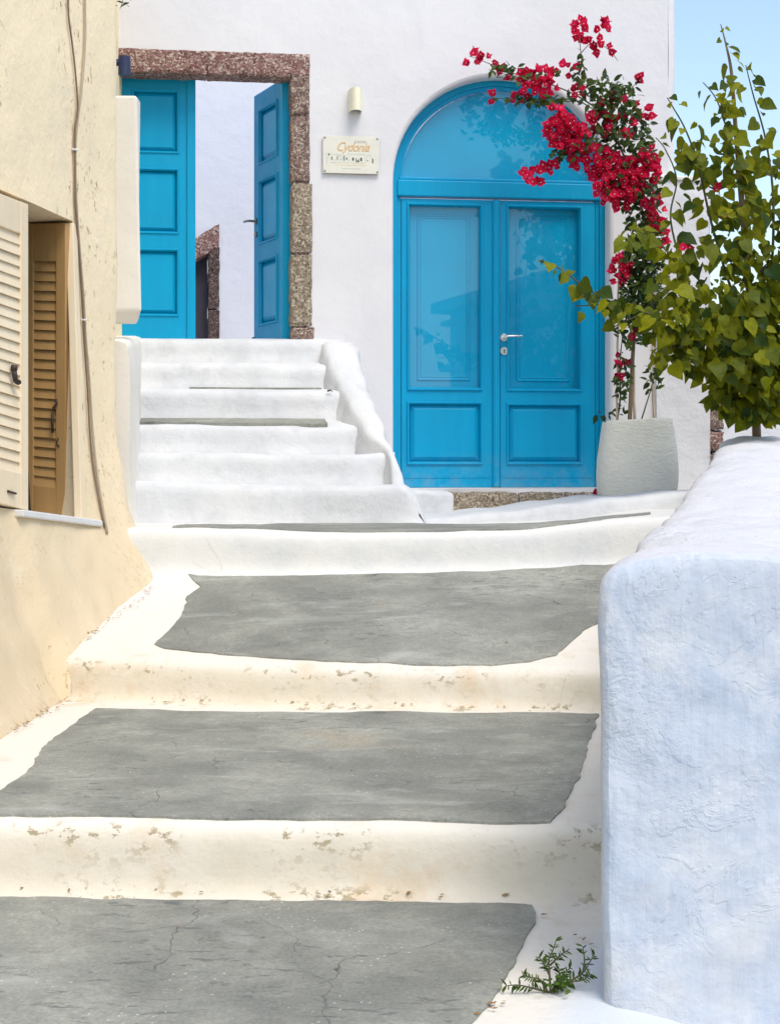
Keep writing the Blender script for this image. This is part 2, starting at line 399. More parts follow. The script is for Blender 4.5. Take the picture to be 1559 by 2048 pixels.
offs = [(-.30, 0, 0), (-.2, 0, 0), (-.13, 0, .2), (-.09, .3, .7), (-.07, .7, .9), (-.055, 1, 1), (-.046, 1, .6), (-.038, 1, .3), (-.032, 1, .2), (-.027, 1, .2), (-.021, 1, .4), (-.014, .9, .9), (-.006, .6, 1), (.003, .25, .8), (.014, .1, .35), (.03, 0, .1), (.06, 0, 0), (.12, 0, 0), (.22, 0, 0)]
NXc = 170; X0, X1 = -2.3, 2.9
vs, fs, worn, chip, wash = [], [], [], [], []
rows = 0
for i in range(NXc + 1):
    X = lerp(X0, X1, i / NXc)
    ds = [(.6, 0, 0), (1.6, 0, 0), (2.4, 0, 0), (2.8, 0, 0), (3.0, 0, 0), (3.2, 0, 0), (3.4, 0, 0), (3.6, 0, 0), (3.8, 0, 0), (4.0, 0, 0)]
    marks = [dA(X), dB(X), dC(X)]
    for q, m in enumerate(marks):
        ds += [(m + o, w, c) for o, w, c in offs]
        nxt = marks[q + 1] - .30 if q < 2 else 9.9
        last = m + .22; n = 9
        ds += [(lerp(last, nxt, (j + 1) / (n + 1)), 0, 0) for j in range(n)]
    ds.append((9.95, 0, 0)); rows = len(ds)
    for d, w, c in ds:
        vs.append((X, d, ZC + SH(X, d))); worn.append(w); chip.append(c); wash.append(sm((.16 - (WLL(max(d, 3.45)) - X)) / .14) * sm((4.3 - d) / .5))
for i in range(NXc):
    for j in range(rows - 1):
        a = i * rows + j; fs.append((a, a + rows, a + rows + 1, a + 1))
street = obj('street', vs, fs, M['street'], None, True, {'worn': worn, 'chip': chip, 'wash': wash})
tag(street, kind='structure')

def onstreet(x, y, lo, hi):
    """the street point seen at a place of the photograph, between two depths"""
    k = (x - CX) / F
    f = lambda d: SH(k * d, d) - (HZ - y) * d / F
    best = None; N = 60; pd = lo; pf = f(lo)
    for i in range(1, N + 1):
        d = lerp(lo, hi, i / N); v = f(d)
        if (v > 0) != (pf > 0):
            a, b = pd, d
            for _ in range(30):
                m = (a + b) / 2
                if (f(m) > 0) == (pf > 0): a = m
                else: b = m
            return (k * a, a)
        pd, pf = d, v
    d = lo if abs(pf) > abs(f(lo)) else hi
    return (k * d, d)
def rough_loop(pts, step, amp, seed):
    out = []; n = len(pts)
    for i in range(n):
        a, b = Vector(pts[i]), Vector(pts[(i + 1) % n]); m = max(1, int((b - a).length / step))
        for j in range(m):
            p = a.lerp(b, j / m)
            out.append((p.x + amp * (nz(p.x, p.y, 0, 9, seed) + .6 * nz(p.x, p.y, 0, 31, seed)), p.y + amp * (nz(p.x, p.y, 5, 9, seed + 1) + .6 * nz(p.x, p.y, 5, 31, seed))))
    return out
def cement_panel(pix, lo, hi, parent, step=.09, amp=.010, seed=1, extra=None, label=None, lift=.006, surf=None):
    S = surf or SH
    loop = [onstreet(x, y, lo, hi) if surf is None else q for q in pix for (x, y) in [q]]
    loop = rough_loop(loop + (extra or []), .035, amp, seed)
    V, T = fill2d(loop, [], step)
    top = [Vector((v.x, v.y, ZC + S(v.x, v.y) + lift)) for v in V]
    n = len(loop); vs = list(top); fs = [tuple(t) for t in T]
    # thin skirt so that the sheet has an edge
    base = len(vs)
    for v in loop: vs.append(Vector((v[0], v[1], ZC + S(v[0], v[1]) - .006)))
    for i in range(n):
        j = (i + 1) % n; fs.append((i, base + i, base + j, j))
    # turn faces up
    out = []
    for f in fs[:len(T)]:
        a, b, c = (vs[i] for i in f[:3])
        out.append(f if (b - a).cross(c - a).z > 0 else f[::-1])
    o = obj('cement_panel', vs, out + fs[len(T):], M['cement'], parent, False)
    if label: o['label'] = label
    return o
cement_panel([(1045, 1806), (1062, 1814), (1071, 1830), (1070, 1850), (1050, 1885), (1020, 1945), (985, 2000), (940, 2052), (905, 2100)], 2.6, 4.3, street, seed=1,
             extra=[(.05, 1.2), (-1.75, 1.2), (-1.75, 4.1), onstreet(-30, 1795, 3.5, 4.32), onstreet(250, 1800, 3.5, 4.32), onstreet(600, 1806, 3.5, 4.32)][0:6])
cement_panel([(195, 1419), (420, 1425), (700, 1427), (1000, 1428), (1196, 1430), (1185, 1465), (1172, 1500), (1166, 1530), (1150, 1570), (1125, 1620), (1094, 1647), (900, 1645), (600, 1641), (300, 1636), (0, 1632), (-160, 1628), (-180, 1590), (0, 1584), (60, 1545), (85, 1500), (140, 1455)], 4.41, 6.55, street, seed=2)
cement_panel([(375, 1150), (395, 1153), (600, 1153), (850, 1148), (1050, 1140), (1210, 1132), (1290, 1128), (1290, 1215), (1205, 1245), (1165, 1262), (1142, 1285), (1112, 1312), (1060, 1325), (1000, 1331), (830, 1331), (640, 1324), (440, 1310), (330, 1298), (308, 1290), (322, 1278), (350, 1250), (368, 1222), (374, 1195), (402, 1175)], 6.13, 7.72, street, seed=3)
cement_panel([(345, 1056), (372, 1050), (520, 1051), (680, 1045), (850, 1049), (1000, 1048.5), (1090, 1046), (1180, 1037), (1300, 1026), (1300, 1029), (1200, 1041), (1100, 1053), (1000, 1061), (860, 1064), (700, 1065), (560, 1060), (440, 1057)], 7.79, 8.95, street, seed=4, amp=.004)

# low, rounded white kerb landing in front of the arched door
LZ = lambda X: sinterp([(-.1, -.345), (.25, yz(1036, 8.9)), (.6, yz(1025, 8.9)), (.95, yz(1009, 8.9)), (1.25, yz(996, 8.9)), (1.65, yz(982, 8.9))], X)
vs, fs = [], []; nx = 70
prof = [(0, -.16), (.0, -.04), (.006, -.022), (.018, -.008), (.04, 0), (.09, .002), (.3, .0), (.8, -.01), (1.9, -.02)]
for i in range(nx + 1):
    X = lerp(-.14, 2.1, i / nx); d0 = sinterp([(0, 9.0), (.3, 8.92), (.8, 8.86), (1.4, 8.80), (2.1, 8.8)], X) + .01 * nz(X, 0, 0, 4, 9)
    for o_, z_ in prof: vs.append((X, d0 + o_, ZC + LZ(X) + z_ + .004 * nz(X, o_, 0, 6, 8)))
n = len(prof)
for i in range(nx):
    for j in range(n - 1): a = i * n + j; fs.append((a, a + n, a + n + 1, a + 1))
landing = tag(obj('door_landing', vs, fs, M['stair'], None, True), kind='structure')

# wide ground sheet
tag(obj('ground', [(-3000, -3000, -1.2), (3000, -3000, -1.2), (3000, 5000, -1.2), (-3000, 5000, -1.2)], [(0, 1, 2, 3)], M['ground']), kind='structure')

# ------------------------------------------------------------------ white house: facade plane with its own axes
YAW = .14
NL = math.hypot(1, YAW); FU = Vector((1 / NL, YAW / NL, 0)); FN = Vector((YAW / NL, -1 / NL, 0))
F0 = Vector(((1000 - CX) * 10.4 / F, 10.4, ZC))
def fc(x, y, off=0.):
    """u, z on the facade plane (moved off towards the street) for a place of the photograph"""
    k = (x - CX) / F
    d = (off + F0.x * FN.x + F0.y * FN.y) / (k * FN.x + FN.y)
    p = Vector((k * d, d, ZC + (HZ - y) * d / F)); q = p - F0
    return q.dot(FU), q.z
def fp(u, z, w=0.): return F0 + FU * u + FN * w + Vector((0, 0, z))
def fu(x, y=600, off=0.): return fc(x, y, off)[0]
def fz(y, x=990, off=0.): return fc(x, y, off)[1]
def fbox(mb, u0, u1, z0, z1, w0, w1):
    mb.add([fp(u0, z0, w0), fp(u1, z0, w0), fp(u1, z0, w1), fp(u0, z0, w1), fp(u0, z1, w0), fp(u1, z1, w0), fp(u1, z1, w1), fp(u0, z1, w1)],
           [(0, 1, 2, 3), (4, 7, 6, 5), (0, 4, 5, 1), (1, 5, 6, 2), (2, 6, 7, 3), (3, 7, 4, 0)])
def part_box(name, mat, parent, u0, u1, z0, z1, w0, w1, bev=.004):
    m = MB(); fbox(m, u0, u1, z0, z1, w0, w1); o = m.build(name, mat, parent)
    if bev: bevel_obj(o, bev)
    return o

house = empty('white_house', fp(0, -1.0, -.2)); tag(house, 'white limewashed house with a blue arched door and a stone framed doorway', 'house')
TOPZ = 3.12
DW = -.10                                           # plane of the arched door, set back in the wall
aL, aR = fu(783, 600, DW), fu(1209, 600, DW); aC = (aL + aR) / 2; aRad = (aR - aL) / 2
aS = fz(372, 990, DW); aTop = fz(161, 985, DW); aH = aTop - aS; aB = fz(976, 990, DW)
def arch_loop(grow=0., nseg=40, b=None, grow_b=0.):
    b = aB if b is None else b
    pts = [(aL - grow, b - grow_b), (aR + grow, b - grow_b)]
    pts += [(aR + grow, lerp(b - grow_b, aS, j / 6)) for j in range(1, 6)]
    for i in range(nseg + 1):
        t = math.pi * i / nseg; pts.append((aC + (aRad + grow) * math.cos(t), aS + (aH + grow) * math.sin(t)))
    pts += [(aL - grow, lerp(aS, b - grow_b, j / 6)) for j in range(1, 6)]
    return pts
gL, gR, gT, gB = fu(205), fu(604), fz(128, 430), fz(684, 430) - .05
def rect_loop(u0, u1, z0, z1, k=8):
    out = []
    for (a, b), (c, d) in zip([(u0, z0), (u1, z0), (u1, z1), (u0, z1)], [(u1, z0), (u1, z1), (u0, z1), (u0, z0)]):
        out += [(lerp(a, c, j / k), lerp(b, d, j / k)) for j in range(k)]
    return out
uRight = fu(1352, 200)
outer = rect_loop(-3.9, uRight - .06, -1.2, TOPZ, 30)
h1 = arch_loop(.03); h2 = rect_loop(gL, gR, gB, gT)
wob = lambda u, z: .014 * nz(u, z, 0, 1.3, 11) + .005 * nz(u, z, 0, 4.2, 12)
V, T = fill2d(outer, [h1, h2], .11)
vs = [fp(v.x, v.y, wob(v.x, v.y)) for v in V]; fs = []
for f in T:
    a, b, c = (vs[i] for i in f); fs.append(f if (b - a).cross(c - a).dot(FN) > 0 else f[::-1])
def add_rings(rings):
    n = len(rings[0]); b0 = len(vs)
    for r in rings: vs.extend(r)
    for k in range(len(rings) - 1):
        for i in range(n):
            j = (i + 1) % n; fs.append((b0 + k * n + i, b0 + k * n + j, b0 + (k + 1) * n + j, b0 + (k + 1) * n + i))
add_rings([[fp(u, z, wob(u, z)) for u, z in h1]] + [[fp(u, z, (wob(u, z)) * (1 - q) + w) for u, z in arch_loop(g)] for g, w, q in ((.016, -.004, .3), (.006, -.013, .6), (.001, -.03, 1), (0, -.27, 1))])
add_rings([[fp(u, z, wob(u, z)) for u, z in h2], [fp(u, z, -.27) for u, z in h2]])
# right corner (rounded), top and back of the wall
rc = []
for j in range(31):
    z = lerp(-1.2, TOPZ, j / 30); col_ = []
    for k in range(7):
        t = k / 6 * math.pi / 2; e = .012 * nz(0, z, 3, 2, 14)
        col_.append(fp(uRight - .06 + .06 * math.sin(t) + e, z, -.06 + .06 * math.cos(t) + wob(uRight - .06, z) * (1 - k / 6)))
    col_.append(fp(uRight, z, -3.0)); rc.append(col_)
b0 = len(vs)
for c in rc: vs.extend(c)
for j in range(30):
    for k in range(7): a = b0 + j * 8 + k; fs.append((a, a + 1, a + 9, a + 8))
b0 = len(vs)
vs += [fp(-3.9, TOPZ, 0), fp(uRight - .06, TOPZ, 0), fp(uRight - .06, TOPZ, -.27), fp(-3.9, TOPZ, -.27)]; fs.append((b0, b0 + 1, b0 + 2, b0 + 3))
obj('wall', vs, fs, M['facade'], house, True, sharp=50)
V, T = fill2d(outer, [arch_loop(0), h2], .4)
obj('rear_wall', [fp(v.x, v.y, -.268) for v in V], T, M['court'], house)

# ---- arched blue door
door = empty('arched_door', fp(aC, aB, DW), house)
door['label'] = 'blue double door with glass panes under an arched fanlight'
def band(mb, lo, li, w0, w1):
    n = len(lo); A = [fp(u, z, w1) for u, z in lo]; B = [fp(u, z, w1) for u, z in li]; C = [fp(u, z, w0) for u, z in lo]; D = [fp(u, z, w0) for u, z in li]
    fs_ = []
    for i in range(n - 1):
        j = i + 1
        fs_ += [(i, j, n + j, n + i), (n + i, n + j, 3 * n + j, 3 * n + i), (i, 2 * n + i, 2 * n + j, j), (2 * n + i, 3 * n + i, 3 * n + j, 2 * n + j)]
    mb.add(A + B + C + D, fs_)
def arch_open(g, b=0.):
    L = [(aR + g, aB + b)] + [(aR + g, lerp(aB + b, aS, j / 6)) for j in range(1, 6)]
    L += [(aC + (aRad + g) * math.cos(math.pi * i / 40), aS + (aH + g) * math.sin(math.pi * i / 40)) for i in range(41)]
    return L + [(aL - g, lerp(aS, aB + b, j / 6)) for j in range(1, 7)]
m = MB(); band(m, arch_open(.01), arch_open(-.035), DW - .08, DW); band(m, arch_open(-.035), arch_open(-.062), DW - .08, DW - .014)
m.build('door_frame', M['blue'], door)
zT0, zT1 = fz(400, 990, DW), fz(364, 990, DW)                     # transom
m = MB(); fbox(m, aL + .036, aR - .036, zT0 + .012, zT1, DW - .08, DW + .012); o = m.build('transom', M['blue'], door); bevel_obj(o, .008)
m = MB(); fbox(m, aL + .05, aR - .05, zT1, zT1 + .022, DW - .06, DW - .004); bevel_obj(m.build('fanlight_bead', M['blue'], door), .006)
# fanlight: blue board behind a half-round pane
fl = [(aC + (aRad - .066) * math.cos(math.pi * i / 36), aS + (aH - .066) * math.sin(math.pi * i / 36)) for i in range(37)]
fl = [(u, max(z, zT1 + .02)) for u, z in fl if z > zT1 - .2] + [(aL + .066, zT1 + .02), (aR - .066, zT1 + .02)]
fan = obj('fanlight_panel', [fp(u, z, DW - .052) for u, z in fl], [tuple(range(len(fl)))], M['blue2'], door)
n = len(fl)
obj('pane', [fp(u, z, DW - .03) for u, z in fl], [tuple(range(n))], M['glass'], door)
def moulding(mb, u0, u1, z0, z1, prof):
    """picture-frame moulding, prof = (inset, w) pairs"""
    vs_ = []; fs_ = []
    for ins, w in prof:
        vs_ += [fp(u0 + ins, z0 + ins, w), fp(u1 - ins, z0 + ins, w), fp(u1 - ins, z1 - ins, w), fp(u0 + ins, z1 - ins, w)]
    for k in range(len(prof) - 1):
        for i in range(4): j = (i + 1) % 4; fs_.append((k * 4 + i, k * 4 + j, (k + 1) * 4 + j, (k + 1) * 4 + i))
    mb.add(vs_, fs_)
def leaf_frame(mb, u0, u1, z0, z1, holes, w0, w1):
    """door leaf: stiles and rails round rectangular openings stacked in one column"""
    hu0, hu1 = holes[0][0], holes[0][1]
    fbox(mb, u0, hu0, z0, z1, w0, w1); fbox(mb, hu1, u1, z0, z1, w0, w1)
    zz = [z0] + [q for h in sorted(holes, key=lambda h: h[2]) for q in (h[2], h[3])] + [z1]
    for a, b in zip(zz[0::2], zz[1::2]): fbox(mb, hu0, hu1, a, b, w0, w1)
zb = aB + .004; zt = zT0
uM0, uM1 = fu(984, 600, DW), fu(1000, 600, DW)
for (x0, x1, gx0, gx1, gy0, gy1, px0, px1, py0, py1, side) in (
        (797, 984, 817, 962, 408, 777, 818, 964, 806, 926, 0), (1000, 1187, 1016, 1161, 412, 779, 1019, 1165, 809, 926, 1)):
    u0, u1 = fu(x0, 600, DW), fu(x1, 600, DW)
    if side == 0: u0 = aL + .063
    else: u1 = aR - .063
    g = (fu(gx0, 600, DW), fu(gx1, 600, DW), fz(gy1, gx0, DW), fz(gy0, gx0, DW))
    p = (g[0], g[1], fz(py1, gx0, DW), fz(py0, gx0, DW))
    mb = MB(); leaf_frame(mb, u0 + .003, u1 - .003 * side, zb, zt, [g, p], DW - .06, DW - .01)
    for (a, b, c, d) in (g, p):
        moulding(mb, a - .012, b + .012, c - .012, d + .012, [(0, DW - .0098), (.004, DW + .002), (.012, DW + .002), (.018, DW - .012), (.022, DW - .03)])
    fbox(mb, u0 + .02, u1 - .02, zb + .062, zb + .066, DW - .03, DW - .007)
    leaf_ = mb.build('door_leaf', M['blue'], door)
    # board behind the pane with its own raised moulding, then the pane
    m = MB(); fbox(m, g[0] - .01, g[1] + .01, g[2] - .01, g[3] + .01, DW - .075, DW - .058)
    iu = (g[1] - g[0]) * .13; iz = .055
    moulding(m, g[0] + iu, g[1] - iu, g[2] + iz, g[3] - iz, [(0, DW - .0575), (.004, DW - .051), (.010, DW - .051), (.016, DW - .0575), (.022, DW - .0575), (.026, DW - .054), (.03, DW - .0575)])
    m.build('backing_panel', M['blue2'], door)
    m = MB(); fbox(m, g[0] + .002, g[1] - .002, g[2] + .002, g[3] - .002, DW - .037, DW - .033); 
    q = obj('pane', [fp(g[0] + .002, g[2] + .002, DW - .034), fp(g[1] - .002, g[2] + .002, DW - .034), fp(g[1] - .002, g[3] - .002, DW - .034), fp(g[0] + .002, g[3] - .002, DW - .034)], [(0, 1, 2, 3)], M['glass'], door)
    m = MB(); moulding(m, p[0], p[1], p[2], p[3], [(0, DW - .034), (.012, DW - .034), (.016, DW - .03), (.04, DW - .016)])
    a, b, c, d = p[0] + .04, p[1] - .04, p[2] + .04, p[3] - .04
    m.add([fp(a, c, DW - .016), fp(b, c, DW - .016), fp(b, d, DW - .016), fp(a, d, DW - .016)], [(0, 1, 2, 3)])
    m.build('raised_panel', M['blue'], door)
m = MB(); N = 8
for i in range(N):
    t0, t1 = math.pi * i / N, math.pi * (i + 1) / N; c = (uM0 + uM1) / 2; r = (uM1 - uM0) / 2
    pa = (c - r * math.cos(t0), DW - .012 + .03 * math.sin(t0)); pb = (c - r * math.cos(t1), DW - .012 + .03 * math.sin(t1))
    m.add([fp(pa[0], zb + .004, pa[1]), fp(pb[0], zb + .004, pb[1]), fp(pb[0], zt - .004, pb[1]), fp(pa[0], zt - .004, pa[1])], [(0, 1, 2, 3)])
fbox(m, uM0 + .003, uM1 - .003, zt - .004, zt - .0005, DW - .05, DW + .012)
m.build('astragal', M['blue'], door, True, sharp=40)
def disc(mb, u, z, w0, w1, r, n=20, axis=None):
    A = [fp(u + r * math.cos(2 * math.pi * i / n), z + r * math.sin(2 * math.pi * i / n), w0) for i in range(n)]
    B = [fp(u + r * math.cos(2 * math.pi * i / n), z + r * math.sin(2 * math.pi * i / n), w1) for i in range(n)]
    mb.add(A + B, [tuple(range(n, 2 * n))] + [(i, (i + 1) % n, n + (i + 1) % n, n + i) for i in range(n)])
hu, hz = fc(1008, 675, DW); WR = DW - .01
m = MB(); disc(m, hu, hz, WR, WR + .009, .025); disc(m, hu, hz, WR, WR + .05, .011)
tube(m, [fp(hu - .004, hz + .003, WR + .048), fp(hu + .02, hz + .006, WR + .055), fp(hu + .06, hz + .007, WR + .056), fp(hu + .112, hz + .007, WR + .054)], .0095, .007, 8)
bevel_obj(m.build('lever_handle', M['steel'], door, True, sharp=40), .002)
hu, hz = fc(1008, 702, DW)
m = MB(); disc(m, hu, hz, WR, WR + .009, .026); lk = m.build('lock_rosette', M['steel'], door, True, sharp=40)
m = MB(); disc(m, hu, hz + .004, WR + .0092, WR + .0105, .006, 12); fbox(m, hu - .003, hu + .003, hz - .013, hz, WR + .0092, WR + .0105); m.build('keyhole', M['ink'], door)
# marble sill strip and rough threshold stones below
part_box('sill_strip', M['marble'], door, aL + .03, aR + .01, aB - .02, aB + .002, DW - .1, DW + .045, .004)

def rough_stone(name, mat, parent, fn, su, sv, sw, n=(10, 10, 5), amp=.012, seed=0):
    """box with bumpy, chipped faces; fn maps unit coords (0..1)^3 to a point"""
    V_ = {}; vs_ = []; fs_ = []
    def vid(i, j, k):
        if (i, j, k) not in V_:
            a, b, c = i / n[0], j / n[1], k / n[2]
            ex = 1 - min(1, min(a, 1 - a) * su / .02); ey = 1 - min(1, min(b, 1 - b) * sv / .02); ez = 1 - min(1, min(c, 1 - c) * sw / .02)
            rr = .006
            a2 = a + (.5 - a) * 2 * rr / su * max(ey * ex, ez * ex); b2 = b + (.5 - b) * 2 * rr / sv * max(ex * ey, ez * ey); c2 = c + (.5 - c) * 2 * rr / sw * max(ex * ez, ey * ez)
            p = fn(a2, b2, c2)
            q = Vector((nz(p.x, p.y, p.z, 14, seed), nz(p.x, p.y, p.z, 14, seed + 3), nz(p.x, p.y, p.z, 14, seed + 5))) * amp
            q += Vector((nz(p.x, p.y, p.z, 38, seed), nz(p.x, p.y, p.z, 38, seed + 3), nz(p.x, p.y, p.z, 38, seed + 5))) * amp * .6
            V_[(i, j, k)] = len(vs_); vs_.append(p + q)
        return V_[(i, j, k)]
    for i in range(n[0]):
        for j in range(n[1]):
            fs_.append((vid(i, j, n[2]), vid(i + 1, j, n[2]), vid(i + 1, j + 1, n[2]), vid(i, j + 1, n[2])))
            fs_.append((vid(i, j, 0), vid(i, j + 1, 0), vid(i + 1, j + 1, 0), vid(i + 1, j, 0)))
    for i in range(n[0]):
        for k in range(n[2]):
            fs_.append((vid(i, 0, k), vid(i + 1, 0, k), vid(i + 1, 0, k + 1), vid(i, 0, k + 1)))
            fs_.append((vid(i, n[1], k), vid(i, n[1], k + 1), vid(i + 1, n[1], k + 1), vid(i + 1, n[1], k)))
    for j in range(n[1]):
        for k in range(n[2]):
            fs_.append((vid(0, j, k), vid(0, j, k + 1), vid(0, j + 1, k + 1), vid(0, j + 1, k)))
            fs_.append((vid(n[0], j, k), vid(n[0], j + 1, k), vid(n[0], j + 1, k + 1), vid(n[0], j, k + 1)))
    return obj(name, vs_, fs_, mat, parent, True, sharp=60)
def facade_stone(name, mat, parent, u0, u1, z0, z1, w0, w1, n=(8, 12, 3), amp=.010, seed=0):
    return rough_stone(name, mat, parent, lambda a, b, c: fp(lerp(u0, u1, a), lerp(z0, z1, b), lerp(w0, w1, c)), u1 - u0, z1 - z0, w1 - w0, n, amp, seed)
thr = empty('threshold', fp(aC, aB - .1, 0), house)
zTh = aB - .022
for i, (xa, xb) in enumerate(((860, 1032), (1034, 1125), (1127, 1214))):
    facade_stone('threshold_stone', M['stone_pale'], thr, fu(xa), fu(xb), zTh - .22, zTh, -.26, .035, (14, 8, 6), .012, 20 + i)

# ---- stone framed doorway with open blue leaf
gate = empty('stone_doorway', fp((gL + gR) / 2, gB, 0), house); gate['label'] = 'doorway framed with reddish volcanic stone blocks'
lz0, lz1 = fz(146, 430), fz(100, 430)
ul = fu(150); us = [ul, fu(415), fu(621)]
zslope = (fz(92, 238) - fz(112, 620))
for i in range(2):
    facade_stone('lintel_stone', M['stone_red'], gate, us[i] - .004, us[i + 1] + .004 * (1 - i), fz(150, 430) + .0, fz(101, 430), -.20, .012, (26, 6, 5), .006, 30 + i)
jy = [690, 642, 505, 498, 372, 362, 250, 222, 168, 152]
jb = [(690, 655), (655, 512), (512, 500), (500, 372), (372, 360), (360, 240), (240, 222), (222, 172), (172, 150)]
mats = ['stone_dark', 'stone_pale', 'stone_dark', 'stone_pale', 'stone_dark', 'stone', 'stone_dark', 'stone', 'stone_dark']
jb = [(692, 655), (653, 508), (506, 366), (364, 232), (230, 150)]; mats = ['stone', 'stone_pale', 'stone_pale', 'stone', 'stone']
for i, (ya, yb) in enumerate(jb):
    r_ = random.Random(i); j_ = r_.uniform(-3, 4)
    facade_stone('jamb_stone', M[mats[i]], gate, fu(581 + j_ * .3), fu(622 + j_ + (5 if i < 2 else 0)), fz(ya, 600), fz(yb, 600) + .002, -.20, .010, (7, 14, 5), .006, 40 + i)
    facade_stone('jamb_stone', M[mats[(i + 2) % 5]], gate, fu(182 + j_), fu(212), fz(ya, 600), fz(yb, 600) - .003, -.20, .018, (6, 12, 4), .010, 50 + i)
# dark mortar behind the jambs
part_box('mortar', M['stone_dark'], gate, fu(586), fu(618), fz(690, 600), fz(150, 600), -.18, .002, 0)
cd = empty('courtyard_door', fp((gL + gR) / 2, fz(680, 430), -.2), house); cd['label'] = 'blue panelled double door with its right leaf swung inwards'
W0 = -.24
dz0, dz1 = fz(684, 430, -.2), fz(143, 430, -.2)
m = MB(); fbox(m, fu(562, 600, -.2), fu(584, 600, -.2), dz0, dz1, W0, -.13); fbox(m, fu(205, 600, -.2), fu(562, 600, -.2), dz1 - .025, dz1, W0, -.14); fbox(m, fu(200, 600, -.2), fu(214, 600, -.2), dz0, dz1, W0, -.13)
bevel_obj(m.build('door_frame', M['blue'], cd), .004)
# left leaf, shut
u0, u1 = fu(216, 600, -.2), fu(391, 600, -.2); hu0, hu1 = fu(266, 600, -.2), fu(356, 600, -.2)
hol = [(hu0, hu1, fz(632, 430, -.2), fz(502, 430, -.2)), (hu0, hu1, fz(468, 430, -.2), fz(342, 430, -.2)), (hu0, hu1, fz(308, 430, -.2), fz(186, 430, -.2))]
def panel_leaf(mk, name_leaf):
    pass
mb = MB(); w1 = W0 + .055; w0 = W0 + .01
leaf_frame(mb, u0, u1 - .042, dz0 + .01, dz1 - .03, hol, w0, w1)
for h in hol: moulding(mb, h[0] - .008, h[1] + .008, h[2] - .008, h[3] + .008, [(0, w1 + .0004), (.003, w1 + .008), (.010, w1 + .008), (.018, w1 - .01)])
mb.build('door_leaf', M['blue'], cd)
m = MB(); fbox(m, u1 - .055, u1, dz0 + .01, dz1 - .03, w0 - .003, w1 + .014); bevel_obj(m.build('meeting_stile', M['blue'], cd), .006)
for h in hol:
    m = MB(); moulding(m, h[0], h[1], h[2], h[3], [(0, w1 - .03), (.010, w1 - .03), (.013, w1 - .026), (.034, w1 - .012)])
    a, b, c, d = h[0] + .034, h[1] - .034, h[2] + .034, h[3] - .034
    m.add([fp(a, c, w1 - .012), fp(b, c, w1 - .012), fp(b, d, w1 - .012), fp(a, d, w1 - .012)], [(0, 1, 2, 3)]); m.build('raised_panel', M['blue'], cd)
# right leaf, swung inwards: own axes
hp = fp(fu(566, 600, -.2), 0, -.2); hinge = Vector((hp.x, hp.y, 0))
fe_d = hinge.y + .52; free = Vector(((508 - CX) / F * fe_d, fe_d, 0)); LD = (free - hinge); LW = LD.length; LD.normalize()
LN = Vector((-LD.y, LD.x, 0))
if LN.dot(Vector((0, 0, 0)) - hinge) < 0: LN = -LN                # face seen from the street
def lp(u, z, w): return Vector((hinge.x, hinge.y, ZC)) + LD * u + LN * w + Vector((0, 0, z))
_fp = fp
fp = lp
lw0, lw1 = -.04, 0.
hol = [(.115, LW - .115, dz0 + .15, dz0 + .58), (.115, LW - .115, dz0 + .70, dz0 + 1.12), (.115, LW - .115, dz0 + 1.24, dz1 - .15)]
mb = MB(); leaf_frame(mb, 0.01, LW, dz0 + .01, dz1 - .03, hol, lw0, lw1)
for h in hol: moulding(mb, h[0] - .012, h[1] + .012, h[2] - .01, h[3] + .01, [(0, lw1 + .0004), (.004, lw1 + .01), (.013, lw1 + .01), (.022, lw1 - .012)])
mb.build('door_leaf', M['blue'], cd)
for h in hol:
    m = MB(); moulding(m, h[0], h[1], h[2], h[3], [(0, lw1 - .028), (.014, lw1 - .028), (.018, lw1 - .024), (.045, lw1 - .008)])
    a, b, c, d = h[0] + .045, h[1] - .045, h[2] + .045, h[3] - .045
    m.add([fp(a, c, lw1 - .008), fp(b, c, lw1 - .008), fp(b, d, lw1 - .008), fp(a, d, lw1 - .008)], [(0, 1, 2, 3)]); m.build('raised_panel', M['blue2'], cd)
hzz = dz0 + .86
m = MB(); disc(m, LW - .05, hzz, lw1, lw1 + .01, .022); tube(m, [lp(LW - .05, hzz, lw1), lp(LW - .05, hzz, lw1 + .055), lp(LW + .0, hzz + .004, lw1 + .06), lp(LW + .05, hzz + .006, lw1 + .055)], .009, .008, 7)
m.build('lever_handle', M['screw'], cd)
m = MB(); disc(m, LW - .05, hzz - .09, lw1, lw1 + .012, .020); m.build('lock_rosette', M['screw'], cd)
m = MB(); fbox(m, LW - .012, LW + .012, dz0 + .02, dz0 + .075, lw1 - .02, lw1 + .012); m.build('floor_bolt', M['navy'], cd)
fp = _fp
# courtyard behind the doorway: white wall with a low dark stone framed door
cD = 13.2; cA = Vector((-339.5 * cD / F, cD, 0)); cdir = FU; cN = FN; CSL = .62   # lintel slope imitates a receding wall; the wall itself faces front to catch sun
def cp(s, z, w=0): return Vector((cA.x, cA.y, ZC)) + cdir * s + cN * w + Vector((0, 0, z))
yard = empty('courtyard_wall', cp(0, -.2)); tag(yard, 'white courtyard wall seen through the open doorway', 'wall')
ctop = (HZ - 445) * cD / F; sW0 = -.62
wl = []
V, T = fill2d(rect_loop(-3.2, 3.2, -.4, 3.4, 12), [[(sW0, -.3), (-.03, -.3), (-.03, ctop - .04), (sW0, ctop - .04 + CSL * sW0)]], .3)
obj('wall', [cp(v.x, v.y, .008 * nz(v.x, v.y, 0, 2, 60)) for v in V], T, M['court'], yard, True)
cdo = empty('low_door', cp(-.5, 0), yard)
